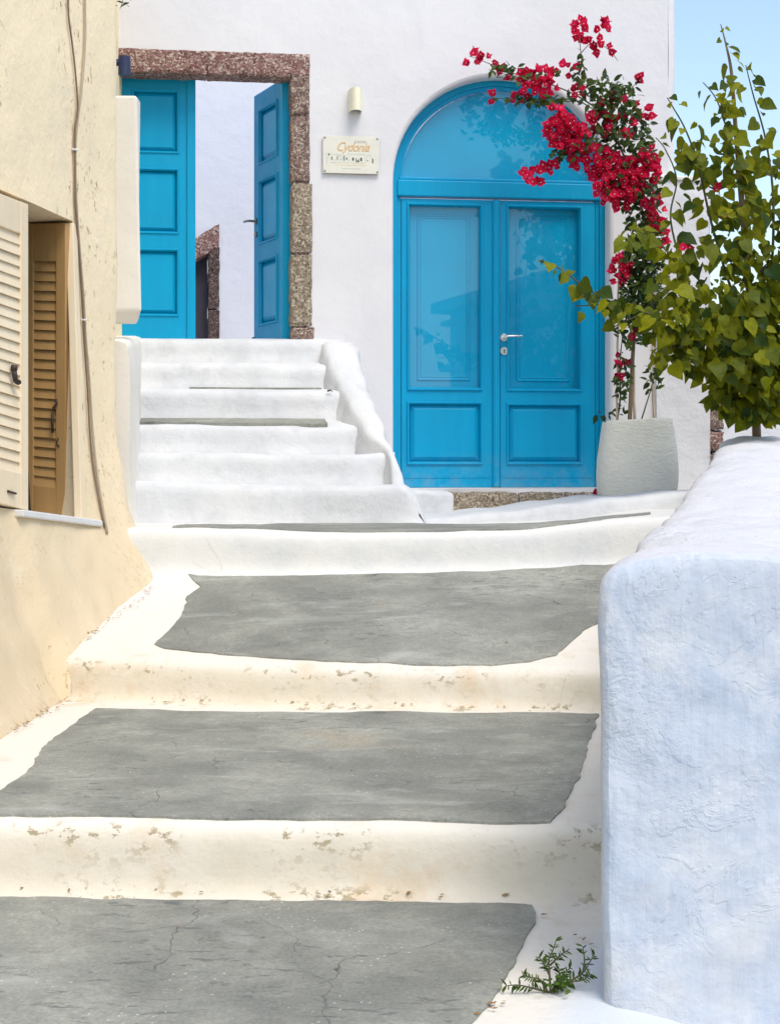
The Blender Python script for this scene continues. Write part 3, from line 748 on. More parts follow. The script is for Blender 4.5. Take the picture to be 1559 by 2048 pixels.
def cbox(u0, u1, z0, z1, w0_, w1_, name, mat, n=(6, 10, 4), amp=.012, seed=0, slope=0.):
    return rough_stone(name, mat, cdo, lambda a, b, c: cp(lerp(u0, u1, a), lerp(z0, z1, b) + slope * lerp(u0, u1, a), lerp(w0_, w1_, c)), u1 - u0, z1 - z0, w1_ - w0_, n, amp, seed)
cbox(sW0 - .02, 0, ctop - .20, ctop, -.2, .02, 'lintel_stone', M['stone_red'], (16, 5, 4), .012, 70, CSL)
for j in range(4):
    h_ = (ctop - .20 + .3) / 4; cbox(-.10, .0, -.3 + j * h_, -.3 + (j + 1) * h_ - .004, -.2, .018, 'jamb_stone', M['stone_dark'], (4, 8, 4), .01, 71 + j)
    h_ = (ctop - .20 + CSL * (sW0 + .1) + .3) / 4; cbox(sW0 - .02, sW0 + .2, -.3 + j * h_, -.3 + (j + 1) * h_ - .004, -.2, .018, 'jamb_stone', M['stone_dark'], (6, 8, 4), .012, 81 + j)
m = MB(); q = [cp(sW0 + .2, -.3, -.13), cp(-.1, -.3, -.13), cp(-.1, ctop - .2, -.13), cp(sW0 + .2, ctop - .15 + CSL * (sW0 + .2), -.13)]; m.add(q, [(0, 1, 2, 3)]); m.build('door_leaf', M['navydoor'], cdo)
tag(obj('courtyard_floor', [fp(-3.9, fz(681, 430), -.2), fp(1, fz(681, 430), -.2), fp(1, fz(690, 430), -4), fp(-3.9, fz(690, 430), -4)], [(0, 1, 2, 3)], M['stair']), kind='structure')
# small rubble at the foot of the low door
for i, (s_, r_) in enumerate(((-.08, .045), (.03, .035), (.10, .028))):
    cbox(s_ - r_, s_ + r_, fz(688, 430) + .02, fz(688, 430) + .05 + r_ * 1.6, .03, .03 + r_ * 2, 'foot_stone', M['stone_pale'], (4, 4, 4), .012, 90 + i)

# wall lamp and sign
lamp = empty('wall_lamp', fp(fu(710, 205), fz(228, 710), 0)); tag(lamp, 'small cream half-round wall lamp above the sign', 'wall lamp')
lu = fu(709.5, 205); lr = (fu(722) - fu(697)) / 2; lz_0, lz_1 = fz(226, 709), fz(181, 709)
m = MB(); n = 16; ring = [(lu - lr * 1.02 * math.cos(math.pi * i / n), .002 + .10 * math.sin(math.pi * i / n) ** .7) for i in range(n + 1)]
A = [fp(u, lz_0, w) for u, w in ring]; B = [fp(u, lz_1, w) for u, w in ring]; k = len(ring)
ri = [(lu - lr * .9 * math.cos(math.pi * i / n), .004 + .09 * math.sin(math.pi * i / n) ** .7) for i in range(n + 1)]
C_ = [fp(u, lz_0, w) for u, w in ri]; D_ = [fp(u, lz_1, w) for u, w in ri]
m.add(A + B + C_ + D_, [(i, i + 1, k + i + 1, k + i) for i in range(k - 1)] + [(2 * k + i, 3 * k + i, 3 * k + i + 1, 2 * k + i + 1) for i in range(k - 1)] +
      [(i, 2 * k + i, 2 * k + i + 1, i + 1) for i in range(k - 1)] + [(k + i, k + i + 1, 3 * k + i + 1, 3 * k + i) for i in range(k - 1)])
m.build('lamp_shade', M['lampcream'], lamp, True, sharp=50)
m = MB(); fbox(m, lu - lr * .8, lu + lr * .8, lz_0 + .01, lz_0 + .05, .0, .06); m.build('lamp_base', M['screw'], lamp)
sg = empty('sign_plate', fp(fu(700, 310), fz(350, 700), 0)); tag(sg, 'cream acrylic sign plate with orange lettering and small house drawings', 'sign')
s0, s1 = fu(645, 310), fu(757, 310); sz0, sz1 = fz(348, 700), fz(274, 700); SW = s1 - s0; SHh = sz1 - sz0
SWn = .012
def shear(u, z): return z - .012 * ((u - s0) / SW - .5)
m = MB(); fbox(m, s0, s1, sz0, sz1, SWn, SWn + .007); bevel_obj(m.build('plate', M['signwhite'], sg), .0015)
for cu in (s0 + .012, s1 - .012):
    for cz in (sz0 + .012, sz1 - .012):
        m = MB(); disc(m, cu, cz, .0, SWn + .010, .0065, 10); m.build('standoff_screw', M['screw'], sg)
rot = Matrix((( FU.x, 0, FN.x, 0), (FU.y, 0, FN.y, 0), (0, 1, 0, 0), (0, 0, 0, 1)))
def text(body, name, u, z, size, mat, sh=0., space=1.0, ext=.0006, sx=1.0):
    c = bpy.data.curves.new(name, 'FONT'); c.body = body; c.size = size; c.shear = sh; c.extrude = ext; c.space_character = space
    c.resolution_u = 3; c.materials.append(mat); o = bpy.data.objects.new(name, c); COL.objects.link(o)
    p = fp(u, z, SWn + .0082); mm = rot.copy(); mm.translation = p
    bpy.context.view_layer.update(); me = bpy.data.meshes.new_from_object(o); bpy.data.objects.remove(o); o = bpy.data.objects.new(name, me); COL.objects.link(o)
    o.matrix_basis = mm @ Matrix.Diagonal((sx, 1, 1, 1)); adopt(o, sg); return o
text('Cydonia', 'name_lettering', s0 + SW * .225, sz0 + SHh * .60, .082, M['gold'], .45, .92, .0006, .84)
text('CAVES', 'caps_lettering', s0 + SW * .56, sz0 + SHh * .83, .022, M['grey'], 0, 1.45, .0005, .9)
def dash(mat, name, x0, x1, z, h, step, gap, seed):
    m = MB(); r_ = random.Random(seed); u = x0
    while u < x1:
        l = r_.uniform(.4, 1) * step; fbox(m, u, min(u + l, x1), z - h / 2, z + h / 2, SWn + .0075, SWn + .0082); u += l + gap
    o = m.build(name, mat, sg); o['kind'] = 'stuff'; return o
dash(M['goldpale'], 'fine_print', s0 + SW * .22, s0 + SW * .80, sz0 + SHh * .235, .007, .016, .006, 1)
dash(M['inkpale'], 'fine_print', s0 + SW * .34, s0 + SW * .66, sz0 + SHh * .135, .005, .012, .003, 2)
# line drawing of small houses
def rectp(m, a, b, c, d): fbox(m, s0 + SW * a, s0 + SW * b, sz0 + SHh * c, sz0 + SHh * d, SWn + .0075, SWn + .0082)
m = MB()
for q in ((.095, .115, .47, .53), (.15, .165, .36, .44), (.41, .43, .37, .42), (.52, .55, .35, .43), (.585, .598, .32, .42), (.605, .63, .31, .36), (.635, .645, .31, .40), (.665, .695, .34, .43), (.875, .895, .29, .41), (.785, .80, .34, .37), (.37, .385, .34, .48), (.25, .262, .36, .46)): rectp(m, *q)
m.build('house_drawing', M['ink'], sg)['kind'] = 'stuff'
m = MB()
for i in range(10):
    t0, t1 = math.pi * i / 10, math.pi * (i + 1) / 10
    for (cu, cz, r1, r2, ry) in ((.31, .37, .055, .065, .115), (.825, .36, .05, .057, .16)):
        m.add([fp(s0 + SW * (cu - r * math.cos(t)), sz0 + SHh * (cz + ry * math.sin(t) * r / r2), SWn + .0079) for r, t in ((r1, t0), (r2, t0), (r2, t1), (r1, t1))], [(0, 1, 2, 3)])
for q in ((.03, .30, .505, .515), (.06, .075, .23, .46), (.17, .25, .355, .362), (.45, .455, .32, .53), (.45, .76, .52, .528), (.755, .76, .32, .52), (.30, .35, .36, .40), (.94, .945, .38, .52), (.13, .46, .285, .292), (.49, .74, .285, .291), (.05, .12, .40, .41)): rectp(m, *q)
m.build('house_outline', M['inkpale'], sg)['kind'] = 'stuff'

# ---- low garden wall beside the house, ending in a stone quoin
gw = empty('garden_wall', fp(fu(1366), -.6, .03)); tag(gw, 'lower white wall between the potted bougainvillea and the leafy tree', 'wall')
gz1 = fz(358, 1366, .04); u0, u1 = fu(1312, 600, .04), fu(1418, 600, .04)
V, T = fill2d(rect_loop(u0, u1, -1.2, gz1, 16), [], .08)
vs = [fp(v.x + (.012 * nz(v.x, v.y, 1, 5, 62) if v.x > u1 - .02 else 0), v.y, .04 + .01 * nz(v.x, v.y, 0, 3, 61)) for v in V]; fs = [t for t in T]
b0 = len(vs); vs += [fp(u0, -1.2, .04), fp(u0, gz1, .04), fp(u0, gz1, -.3), fp(u0, -1.2, -.3), fp(u1, -1.2, .04), fp(u1, gz1, .04), fp(u1, gz1, -.3), fp(u1, -1.2, -.3)]
fs += [tuple(b0 + i for i in f) for f in ((0, 1, 2, 3), (4, 7, 6, 5), (1, 5, 6, 2), (3, 2, 6, 7))]
obj('wall', vs, fs, M['garden'], gw)
m = MB(); fbox(m, u0 - .015, u1 + .01, gz1 - .012, gz1 + .018, -.3, .055); bevel_obj(m.build('coping', M['box'], gw), .008)
for j in range(5):
    za = -.1 + j * .15
    facade_stone('quoin_stone', M['stone_red' if j % 2 else 'stone'], gw, u1 - .005, fu(1446, 600, .04) + .01 * (j % 2), za, za + .145, -.25, .035, (7, 8, 6), .014, 100 + j)

# ------------------------------------------------------------------ staircase up to the stone doorway
stair = empty('staircase', (-.6, 8.75, ZC - .35)); tag(stair, 'white limewashed steps rising to the stone framed doorway', 'stairs')
ST = [  # depth, base y, top y (left .. right), right end x
    (8.75, 1056, (960, 972, 970), 852), (9.00, 968, (905, 908, 909), 789), (9.27, 909, (849, 852, 855), 758),
    (9.56, 838, (776, 781, 786), 735), (9.82, 777, (725, 729, 735), 712), (10.06, 724, (676, 679, 682), 690)]
KX = [(8.80, -.01, .07, -.20), (8.86, -.01, .066, -.105), (9.0, -.005, .04, .05), (9.25, -.125, -.02, .215), (9.45, -.20, -.075, .355), (9.65, -.27, -.125, .49), (9.85, -.32, -.165, .63), (10.02, -.37, -.19, .735), (10.2, -.41, -.215, .775), (10.36, -.43, -.225, .78)]
for i, (d, yb, yt, xr) in enumerate(ST):
    nd = ST[i + 1][0] if i < 5 else 10.34
    Xr = (xr - CX) * d / F; Xl = -1.62
    zt = [yz(y, d) for y in yt]
    def ztop(X, zt=zt, Xr=Xr): return interp([(-1.4, zt[0]), (-.8, zt[1]), (Xr, zt[2])], X)
    nyb = ST[i + 1][1] if i < 5 else 677
    znb = yz(nyb, nd)
    pr = [(-.014, None, 0), (-.010, -.06, 1), (-.004, -.028, 1), (.004, -.012, 1), (.016, -.003, 1), (.035, 0, 1)]
    nx = 46; vs, fs = [], []; prof_n = 0
    for c in range(nx + 1):
        X = lerp(Xl, Xr, c / nx); df = d + .022 * nz(X, i * 3, 0, 2.4, 15) + .007 * nz(X, i, 0, 9, 16)
        zz = ztop(X) + .011 * nz(X, i, 0, 2.6, 17) + .005 * nz(X, i, 0, 9, 18); e = 0.
        if i == 0:
            e = max(0, (X - (Xr - .13)) / .13); zz -= .20 * e ** 2.2; df += .05 * e ** 2
        zb_ = znb - .20 * e ** 2.2 if i == 0 else znb
        if i > 0:
            e2 = sm((X - (sinterp([(a_, b_) for a_, b_, c_, z__ in KX], d) - .055 - .12)) / .14); df += .045 * e2; zz += .012 * e2
        row = [(df - .05, ZC + yz(yb, d) - .12), (df - .035, ZC + yz(yb, d) + .0), (df - .02, ZC + lerp(yz(yb, d), zz, .18)), (df - .012, ZC + lerp(yz(yb, d), zz, .45)), (df - .010, ZC + zz - .06), (df - .004, ZC + zz - .032), (df + .006, ZC + zz - .014), (df + .022, ZC + zz - .004)]
        L = nd - d + .03
        row += [(df + .04, ZC + lerp(zz, zb_, .1)), (df + L * .6, ZC + lerp(zz, zb_, .62)), (df + L, ZC + lerp(zz, zb_, 1.02)), (df + L, ZC + zz - .5)]
        prof_n = len(row)
        for q, (dd, z_) in enumerate(row): vs.append((X, dd, z_ + (.004 * nz(X, dd, z_, 7, 19) if 1 < q < 8 else 0)))
    for c in range(nx):
        for j in range(prof_n - 1): a = c * prof_n + j; fs.append((a, a + prof_n, a + prof_n + 1, a + 1))
    fs.append(tuple(nx * prof_n + j for j in range(prof_n)))
    obj('step', vs, fs, M['stair'], stair, True, sharp=70)
    if i == 2:                                                       # the one tread with a bare cement strip
        def s3(X, dd, d=d, nd=nd, znb=znb, zt_=ztop): return lerp(zt_(X), znb, (dd - d) / (nd - d + .03) * 1.02)
        lo = [(-1.5, d + .04), ((655 - CX) * d / F, d + .035), ((648 - CX) * nd / F, nd - .01), (-1.5, nd - .01)]
        cement_panel([lo[0], lo[1], lo[2], lo[3]], 0, 0, stair, .1, .004, 9, surf=s3, lift=.012)
    if i == 3:
        def s4(X, dd, d=d, nd=nd, znb=znb, zt_=ztop): return lerp(zt_(X), znb, (dd - d) / (nd - d + .03) * 1.02)
        lo = [((372 - CX) * d / F, nd - .06), ((640 - CX) * d / F, nd - .075), ((640 - CX) * nd / F, nd - .02), ((380 - CX) * nd / F, nd - .02)]
        cement_panel(lo, 0, 0, stair, .1, .004, 10, surf=s4, lift=.010)
# sloping side kerb
vs, fs = [], []; rows_ = 44; nn = 16
for r_ in range(rows_ + 1):
    d = lerp(8.80, 10.36, r_ / rows_); xi = sinterp([(a, b) for a, b, c, z in KX], d); xo = sinterp([(a, c) for a, b, c, z in KX], d); zt_ = interp([(a, z) for a, b, c, z in KX], d)
    xi -= .055 * sm((d - 8.9) / .5); e = .020 * nz(d, 0, 0, 3, 30); cx_ = (xi + xo) / 2; hw = max(.02, (xo - xi) / 2)
    for k in range(nn + 1):
        t = k / nn
        if t < .25: X = xi - .05 * (1 - t / .25) ** .7; z = lerp(zt_ - .30, zt_ - .07, t / .25)
        elif t < .7:
            a = math.pi * (1 - (t - .25) / .45); X = cx_ + hw * math.copysign(abs(math.cos(a)) ** .75, math.cos(a)); z = zt_ - .07 + (.07 - .025 * (1 + math.cos(a)) * .5) * abs(math.sin(a)) ** .7
        else: X = xo + .12 * ((t - .7) / .3) ** 1.3; z = lerp(zt_ - .07, -.45, (t - .7) / .3)
        vs.append((X + e + .018 * nz(X, d, z, 4, 31) + .006 * nz(X, d, z, 12, 34), d, ZC + z + .018 * nz(X, d, z, 5, 32) + .006 * nz(X, d, z, 13, 35)))
for r_ in range(rows_):
    for k in range(nn): a = r_ * (nn + 1) + k; fs.append((a, a + 1, a + nn + 2, a + nn + 1))
fs.append(tuple(range(nn, -1, -1)))
obj('side_kerb', vs, fs, M['stair'], stair, True)
# plinth along the left flank of the stairs
vs, fs = [], []; nj = 30
for j in range(nj + 1):
    d = lerp(8.36, 10.32, j / nj); X = interp([(8.36, -1.345), (8.6, -1.375), (9, -1.405), (10.3, -1.57)], d); zt_ = interp([(8.36, .62), (8.9, .68), (10.3, .80)], d)
    for q, (a, z) in enumerate(((.06, -1.0), (.0, -.30), (-.01, .0), (-.012, .4), (-.018, zt_ - .05), (-.035, zt_ - .01), (-.07, zt_), (-.3, zt_ + .0))):
        vs.append((X + a + .008 * nz(d, z, 0, 3, 33), d, ZC + z))
for j in range(nj):
    for q in range(7): a = j * 8 + q; fs.append((a, a + 8, a + 9, a + 1))
fs.append(tuple(range(8)))
obj('flank_wall', vs, fs, M['box'], stair, True, sharp=60)
# rounded white block beside the threshold
blk = MB(); u0, u1 = fu(800, 1000, .22), fu(907, 1000, .22); z0, z1 = fz(1040, 870, .22) - .05, fz(978, 870, .22)
bo = rough_stone('door_step_block', M['stair'], None, lambda a, b, c: fp(lerp(u0, u1, a), lerp(z0, z1 - .02 * a, b), lerp(-.05, .24, c)), u1 - u0, z1 - z0, .29, (12, 8, 10), .006, 120)
bevel_obj(bo, .02, 3); tag(bo, 'small white block left of the stone threshold of the arched door', 'block')
bu = MB(); tube(bu, [P(655, 782, 9.55), P(662, 780, 9.56), P(664, 784, 9.55)], .006, .003, 6)
tag(bu.build('dark_pebble', M['ink'], None, True), 'tiny dark pebble at the right end of the fourth white step', 'pebble')

# ------------------------------------------------------------------ low white wall on the right
vs, fs = [], []; ND = 110; q = []
WW = .50
def wall_top(d): return interp([(3.6, -.205), (4.4, -.20), (6, -.115), (7.75, .015), (9.0, .11), (9.35, .135), (9.6, .12)], d)
secs = []
NS = 46
for i in range(ND + 1):
    d = 3.6 + (9.5 - 3.6) * (i / ND) ** 1.25; xl = WLL(d); zt_ = wall_top(d) + (.022 * nz(d, 0, 0, 1.9, 40) + .010 * nz(d, 0, 0, 6, 41)) * min(1, (d - 3.6) / .6)
    zb_ = -1.75
    ring = []
    for k in range(NS + 1):
        t = k / NS
        if t < .30: X = 0.; z = lerp(zb_, zt_ - .085, t / .30)
        elif t < .70:
            a = math.pi * (1 - (t - .3) / .4); X = WW / 2 + WW / 2 * math.copysign(abs(math.cos(a)) ** .85, math.cos(a)); z = zt_ - .085 + .085 * abs(math.sin(a)) ** .8
        else: X = WW; z = lerp(zt_ - .085, zb_, (t - .7) / .3)
        X2 = xl + X; s_ = min(1, (d - 3.6) / .4)
        ring.append((X2 + (.020 * nz(X2, d, z, 2.2, 42) + .008 * nz(X2, d, z, 9, 43) + .003 * nz(X2, d, z, 30, 43)) * (.7 + .3 * s_), d, ZC + z + (.018 * nz(X2, d, z, 5, 44) + .012 * nz(X2, d, z, 14, 45) + .005 * nz(X2, d, z, 34, 49)) * (1 if .3 < t < .7 else 0) * (.25 + .75 * s_)))
    secs.append(ring)
# near end: rounded shoulder then an uneven face
def shrink(ring, f, dd):
    cxm = WLL(3.6) + WW / 2; out = []
    for (X, d, z) in ring:
        zt_ = ZC + wall_top(3.6)
        out.append((cxm + (X - cxm) * (1 - f / (WW / 2)), 3.6 - dd, zt_ - (zt_ - z) - f * (1 if z > ZC - .9 else 0)))
    return out
pre = [shrink(secs[0], .014, .030), shrink(secs[0], .005, .022), shrink(secs[0], .001, .012)]
secs = pre + secs
for r_ in secs: vs.extend(r_)
n = NS + 1
for i in range(len(secs) - 1):
    for k in range(NS): a = i * n + k; fs.append((a, a + 1, a + n + 1, a + n))
# end face as a filled sheet
lp2 = [(v[0], v[2]) for v in pre[0]]
V, T = fill2d(lp2, [], .022)
b0 = len(vs); nb = len(lp2)
for i_, v in enumerate(V):
    e = 1 if i_ >= nb else 0
    fl_ = max(0., min(1., (ZC - 1.10 - v.y) / .12)) ** 2 * .0
    vs.append((v.x, 3.57 - fl_ - e * (.004 + .014 * nz(v.x, 0, v.y, 3.2, 46) + .007 * nz(v.x, 0, v.y, 9, 47) + .004 * nz(v.x, 0, v.y, 26, 48)), v.y))
for f in T:
    a, b, c = (Vector(vs[b0 + i]) for i in f); g = tuple(b0 + i for i in f); fs.append(g if (b - a).cross(c - a).y < 0 else g[::-1])
fs.append(tuple((len(secs) - 1) * n + k for k in range(n)))
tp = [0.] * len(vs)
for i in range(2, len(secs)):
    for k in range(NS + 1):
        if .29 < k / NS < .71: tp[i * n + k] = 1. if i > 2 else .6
lw = tag(obj('low_wall', vs, fs, M['wall_shade_tint'], None, True, {'top': tp}, sharp=75), 'thick low wall with a rounded top and limewash tinted pale blue for shade, right foreground', 'wall')

# ------------------------------------------------------------------ yellow house on the left
yh = empty('yellow_house', (-1.6, 7.0, ZC - 1)); tag(yh, 'yellow limewashed house with louvred cream shutters and a flaring foot', 'house')
def ypl(s): return -1.61 + .1394 * (s - 6.6)                      # wall plane: X at depth s
YD = Vector((.1394, 1, 0)).normalized(); YN = Vector((YD.y, -YD.x, 0))
SILL = lambda s: interp([(5.5, -.115), (6.6, -.196), (7.49, -.281), (8, -.3)], s)
HEAD = 1.118
foot_tab = [(2.0, -1.50), (3.6, -1.42), (5.54, -1.35), (6.47, -1.31), (6.62, -1.30), (7.1, -1.21), (7.65, -1.085)]
def ywall(s, z):
    """wall point at plan position s (along the street) and height z"""
    fd = s - .60 * sm((s - 6.0) / 2.25); fX = interp(foot_tab, fd); fzv = SH(fX, fd) - .03
    t = max(0, z - fzv); hf = .95 + .12 * nz(s, 0, 0, 1.2, 50); g = max(0, 1 - t / hf) ** 2.0
    X = lerp(ypl(s), fX, g); d = lerp(s, fd, g)
    b = .014 * nz(s, z, 0, 1.5, 51) + .008 * nz(s, z, 0, 4, 52) + (.02 * nz(s, z, 0, 6, 53)) * min(1, g * 3)
    e = max(0, s - 8.13) / .12                                     # rounded corner
    return Vector((X + b - .05 * e * e * (1 - g * .5), d + .0, ZC + z)), fzv, g
cols = [3.0, 3.6, 4.2, 4.8, 5.2, 5.5, 5.8, 6.0, 6.15] + [lerp(6.15, 7.49, i / 16) for i in range(1, 17)] + [7.55, 7.62, 7.7, 7.78, 7.85, 7.92, 7.98, 8.03, 8.08, 8.13, 8.17, 8.2, 8.225, 8.25]
wA, wB = 6.15, 7.49
vs, fs, wr, cpv = [], [], [], []; n1, n2, n3 = 40, 26, 22
NR = n1 + n2 + n3 + 1
for s in cols:
    f0 = ywall(s, -.5)[1]
    for j in range(NR):
        if j <= n1: z = lerp(f0, SILL(s), (j / n1) ** 1.15)
        elif j <= n1 + n2: z = lerp(SILL(s), HEAD, (j - n1) / n2)
        else: z = lerp(HEAD, 3.25, (j - n1 - n2) / n3)
        p, _, g = ywall(s, z); vs.append(p); wr.append(min(1, g * 1.3)); 
        cpv.append(1.0 if j <= 2 else (.8 if j == 3 else (.35 * sm((s - 7.5) / .6) if g > .02 else 0)))
for i in range(len(cols) - 1):
    for j in range(NR - 1):
        if n1 <= j < n1 + n2 and cols[i] >= wA - 1e-6 and cols[i + 1] <= wB + 1e-6: continue
        a = i * NR + j; fs.append((a, a + NR, a + NR + 1, a + 1))
# return round the corner, then the set-back flank running to the white house
b0 = len(vs); last = [vs[(len(cols) - 1) * NR + j].copy() for j in range(NR)]
for k, (dx, dd) in enumerate(((-.03, .012), (-.09, .02), (-.2, .02))):
    for p in last: vs.append(Vector((p.x + dx, p.y + dd, p.z))); wr.append(.3); cpv.append(0)
for k in range(3):
    for j in range(NR - 1):
        a = (len(cols) - 1 + k) * NR + j; fs.append((a, a + NR, a + NR + 1, a + 1))
b0 = len(vs); vs += [Vector((-1.60, 8.26, ZC - 1)), Vector((-1.72, 10.35, ZC - 1)), Vector((-1.72, 10.35, ZC + 3.25)), Vector((-1.60, 8.26, ZC + 3.25)), Vector((-4.5, 10.2, ZC + 3.25)), Vector((-4.5, 3, ZC + 3.25)), Vector((ypl(3.0), 3, ZC + 3.25)), Vector((ypl(8.2), 8.2, ZC + 3.25))]
wr += [0] * 8; cpv += [0] * 8
fs += [(b0, b0 + 1, b0 + 2, b0 + 3), (b0 + 3, b0 + 2, b0 + 4, b0 + 5, b0 + 6, b0 + 7)]
# window reveals
def rev(s, z, depth): 
    p = ywall(s, z)[0]; return p - YN * depth + (YD * (depth * .5) if s > 7.48 else Vector((0, 0, 0)))
b0 = len(vs); seq = [(s, SILL(s)) for s in cols if wA <= s <= wB] + [(wB, HEAD)] + [(s, HEAD) for s in reversed(cols) if wA <= s < wB]
for s, z in seq: vs.append(rev(s, z, 0)); wr.append(0); cpv.append(0)
for s, z in seq: vs.append(rev(s, z, .30)); wr.append(0); cpv.append(0)
n = len(seq)
for i in range(n): j = (i + 1) % n; fs.append((b0 + i, b0 + j, b0 + n + j, b0 + n + i))
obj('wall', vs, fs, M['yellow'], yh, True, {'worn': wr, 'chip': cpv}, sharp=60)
m = MB(); m.add([rev(wA, -.35, .295), rev(wB, -.35, .295), rev(wB, HEAD + .05, .295), rev(wA, HEAD + .05, .295)], [(0, 1, 2, 3)]); m.build('dark_room_sheet', M['dark'], yh)  # dark sheet standing in for the unlit room behind the shutters
# shutters
def shutter(name, origin, along, out, width, zb0, zb1, zt0, zt1, mat, nsl, st, rail_b, rail_t, label, hinge_r=True):
    """leaf in a plane; zb/zt at both ends allow the crooked old frame"""
    sh = empty(name, origin + Vector((0, 0, zb0)), yh); sh['label'] = label
    def q(u, v, w):
        zb_, zt_ = lerp(zb0, zb1, u / width), lerp(zt0, zt1, u / width)
        return origin + along * u + out * w + Vector((0, 0, lerp(zb_, zt_, v)))
    def bx(mb, u0, u1, v0, v1, w0, w1):
        mb.add([q(u0, v0, w0), q(u1, v0, w0), q(u1, v0, w1), q(u0, v0, w1), q(u0, v1, w0), q(u1, v1, w0), q(u1, v1, w1), q(u0, v1, w1)],
               [(0, 1, 2, 3), (4, 7, 6, 5), (0, 4, 5, 1), (1, 5, 6, 2), (2, 6, 7, 3), (3, 7, 4, 0)])
    for a, b in ((0, st), (width - st, width)):
        mb = MB(); bx(mb, a, b, 0, 1, -.02, .02); bevel_obj(mb.build('stile', mat, sh), .003)
    for a, b in ((0, rail_b), (1 - rail_t, 1)):
        mb = MB(); bx(mb, st, width - st, a, b, -.0185, .0185); bevel_obj(mb.build('rail', mat, sh), .003)
    H_ = (1 - rail_b - rail_t) / nsl
    for i in range(nsl):
        v0 = rail_b + i * H_; jt = rnd.uniform(-.0015, .0015)
        A = []
        for u in (st, width - st):
            A += [q(u, v0 - H_ * .04, .010 + jt), q(u, v0 - H_ * .02, .0165 + jt), q(u, v0 + H_ * 1.06, .005 + jt), q(u, v0 + H_ * 1.04, -.002 + jt)]
        mb = MB(); mb.add(A, [(0, 1, 2, 3), (4, 7, 6, 5), (0, 4, 5, 1), (1, 5, 6, 2), (2, 6, 7, 3), (3, 7, 4, 0)]); mb.build('slat', mat, sh)
    return sh, q
def dpl(x):                                                         # depth of the wall plane under image column x
    return 2.53 / (-(x - CX) / F + .1394)
oL = Vector((ypl(dpl(43)), dpl(43), ZC)) + YN * .012
wid = (dpl(43) - 6.15)
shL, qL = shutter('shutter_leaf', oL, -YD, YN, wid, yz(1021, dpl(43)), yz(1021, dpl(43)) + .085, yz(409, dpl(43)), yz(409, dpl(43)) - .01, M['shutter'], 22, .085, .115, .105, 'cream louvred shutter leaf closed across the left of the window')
m = MB(); hv = .43
tube(m, [qL(.19, hv + .012, .03), qL(.192, hv - .01, .034), qL(.185, hv - .022, .034), qL(.165, hv - .026, .036), qL(.15, hv - .024, .034)], .011, .012, 7); tube(m, [qL(.192, hv + .018, .02), qL(.192, hv + .018, .042)], .014, .012, 8)
m.build('latch', M['iron'], shL, True)
m = MB(); tube(m, [qL(.24, .045, .022), qL(.16, .044, .026)], .006, .005, 6); m.build('hook_bar', M['iron'], shL)
hR = Vector((-1.500, 7.455, ZC)); fR = Vector((-1.712, 7.535, ZC)); al = (fR - hR); wR = al.length; al.normalize(); on = Vector((al.y, -al.x, 0))
if on.dot(-hR) < 0: on = -on
shR, qR = shutter('shutter_leaf', hR, al, on, wR, yz(1036, 7.45), yz(1024, 7.6), yz(447, 7.45), yz(452, 7.6), M['shutter_shade'], 23, .052, .10, .13, 'shaded louvred shutter leaf folded into the window reveal')
m = MB(); tube(m, [qR(.045, .40, .026), qR(.04, .385, .03), qR(.06, .37, .03), qR(.045, .365, .03)], .006, .006, 6); tube(m, [qR(.062, .355, .03), qR(.062, .285, .03)], .007, .006, 6); tube(m, [qR(.035, .27, .024), qR(.045, .25, .024), qR(.03, .24, .024)], .004, .003, 5)
m.build('latch', M['iron'], shR, True)
# window jamb lining strip and sill
m = MB(); A = []
for z in (SILL(7.49) - .01, HEAD - .01):
    for s, w in ((7.475, .006), (7.535, .006), (7.535, -.03), (7.475, -.03)): p = ywall(s, z)[0] + YN * w; A.append(p)
m.add(A, BOXF); bevel_obj(m.build('window_frame_post', M['shutter'], yh), .004)
m = MB(); A = []
for s in (6.70, 7.56):
    for w, dz in ((-.28, 0), (.05, -.006), (.05, -.036), (-.28, -.036)): p = ywall(s, SILL(s))[0]; A.append(Vector((ywall(s, SILL(s) - .02)[0].x, s, ZC + SILL(s) + .004 + dz)) + YN * w)
m.add(A, [(0, 1, 2, 3), (4, 7, 6, 5), (0, 4, 5, 1), (1, 5, 6, 2), (2, 6, 7, 3), (3, 7, 4, 0)]); bevel_obj(m.build('window_sill', M['marble'], yh), .006)
# white rendered chute on the set-back flank
bx0, bx1 = (236 - CX) * 8.75 / F, (289 - CX) * 8.86 / F
def chute():
    out = [(0, yz(190, 8.75)), (.0, yz(600, 8.75)), (.035, yz(640, 8.75)), (.09, yz(655, 8.75)), (.32, yz(655, 8.75)), (.32, yz(190, 8.75))]
    vs_, fs_ = [], []
    prof_ = [(8.72, yz(622, 8.72)), (8.72, yz(190, 8.72)), (8.86, yz(190, 8.72)), (8.86, yz(645, 8.75)), (8.78, yz(645, 8.75))]
    n_ = len(prof_)
    for (X, sl) in ((bx0 - .12, 0), (bx1, 0)):
        for (dd, zz) in prof_:
            Xk = X
            if X == bx1 and zz < 1.0 and dd < 8.9: Xk = X - (.035 if dd > 8.75 else 0.) + (0.012 if dd <= 8.75 else 0)
            elif X == bx1 and zz > 1.0: Xk = X - .02
            vs_.append((Xk, dd, ZC + zz))
    fs_ = [tuple(range(n_)), tuple(range(2 * n_ - 1, n_ - 1, -1))] + [(i, n_ + i, n_ + (i + 1) % n_, (i + 1) % n_) for i in range(n_)]
    o = obj('wall_chute', vs_, fs_, M['box'], yh); bevel_obj(o, .018, 3); return o
ch = chute(); ch['label'] = 'cream rendered box projecting past the corner of the yellow house'
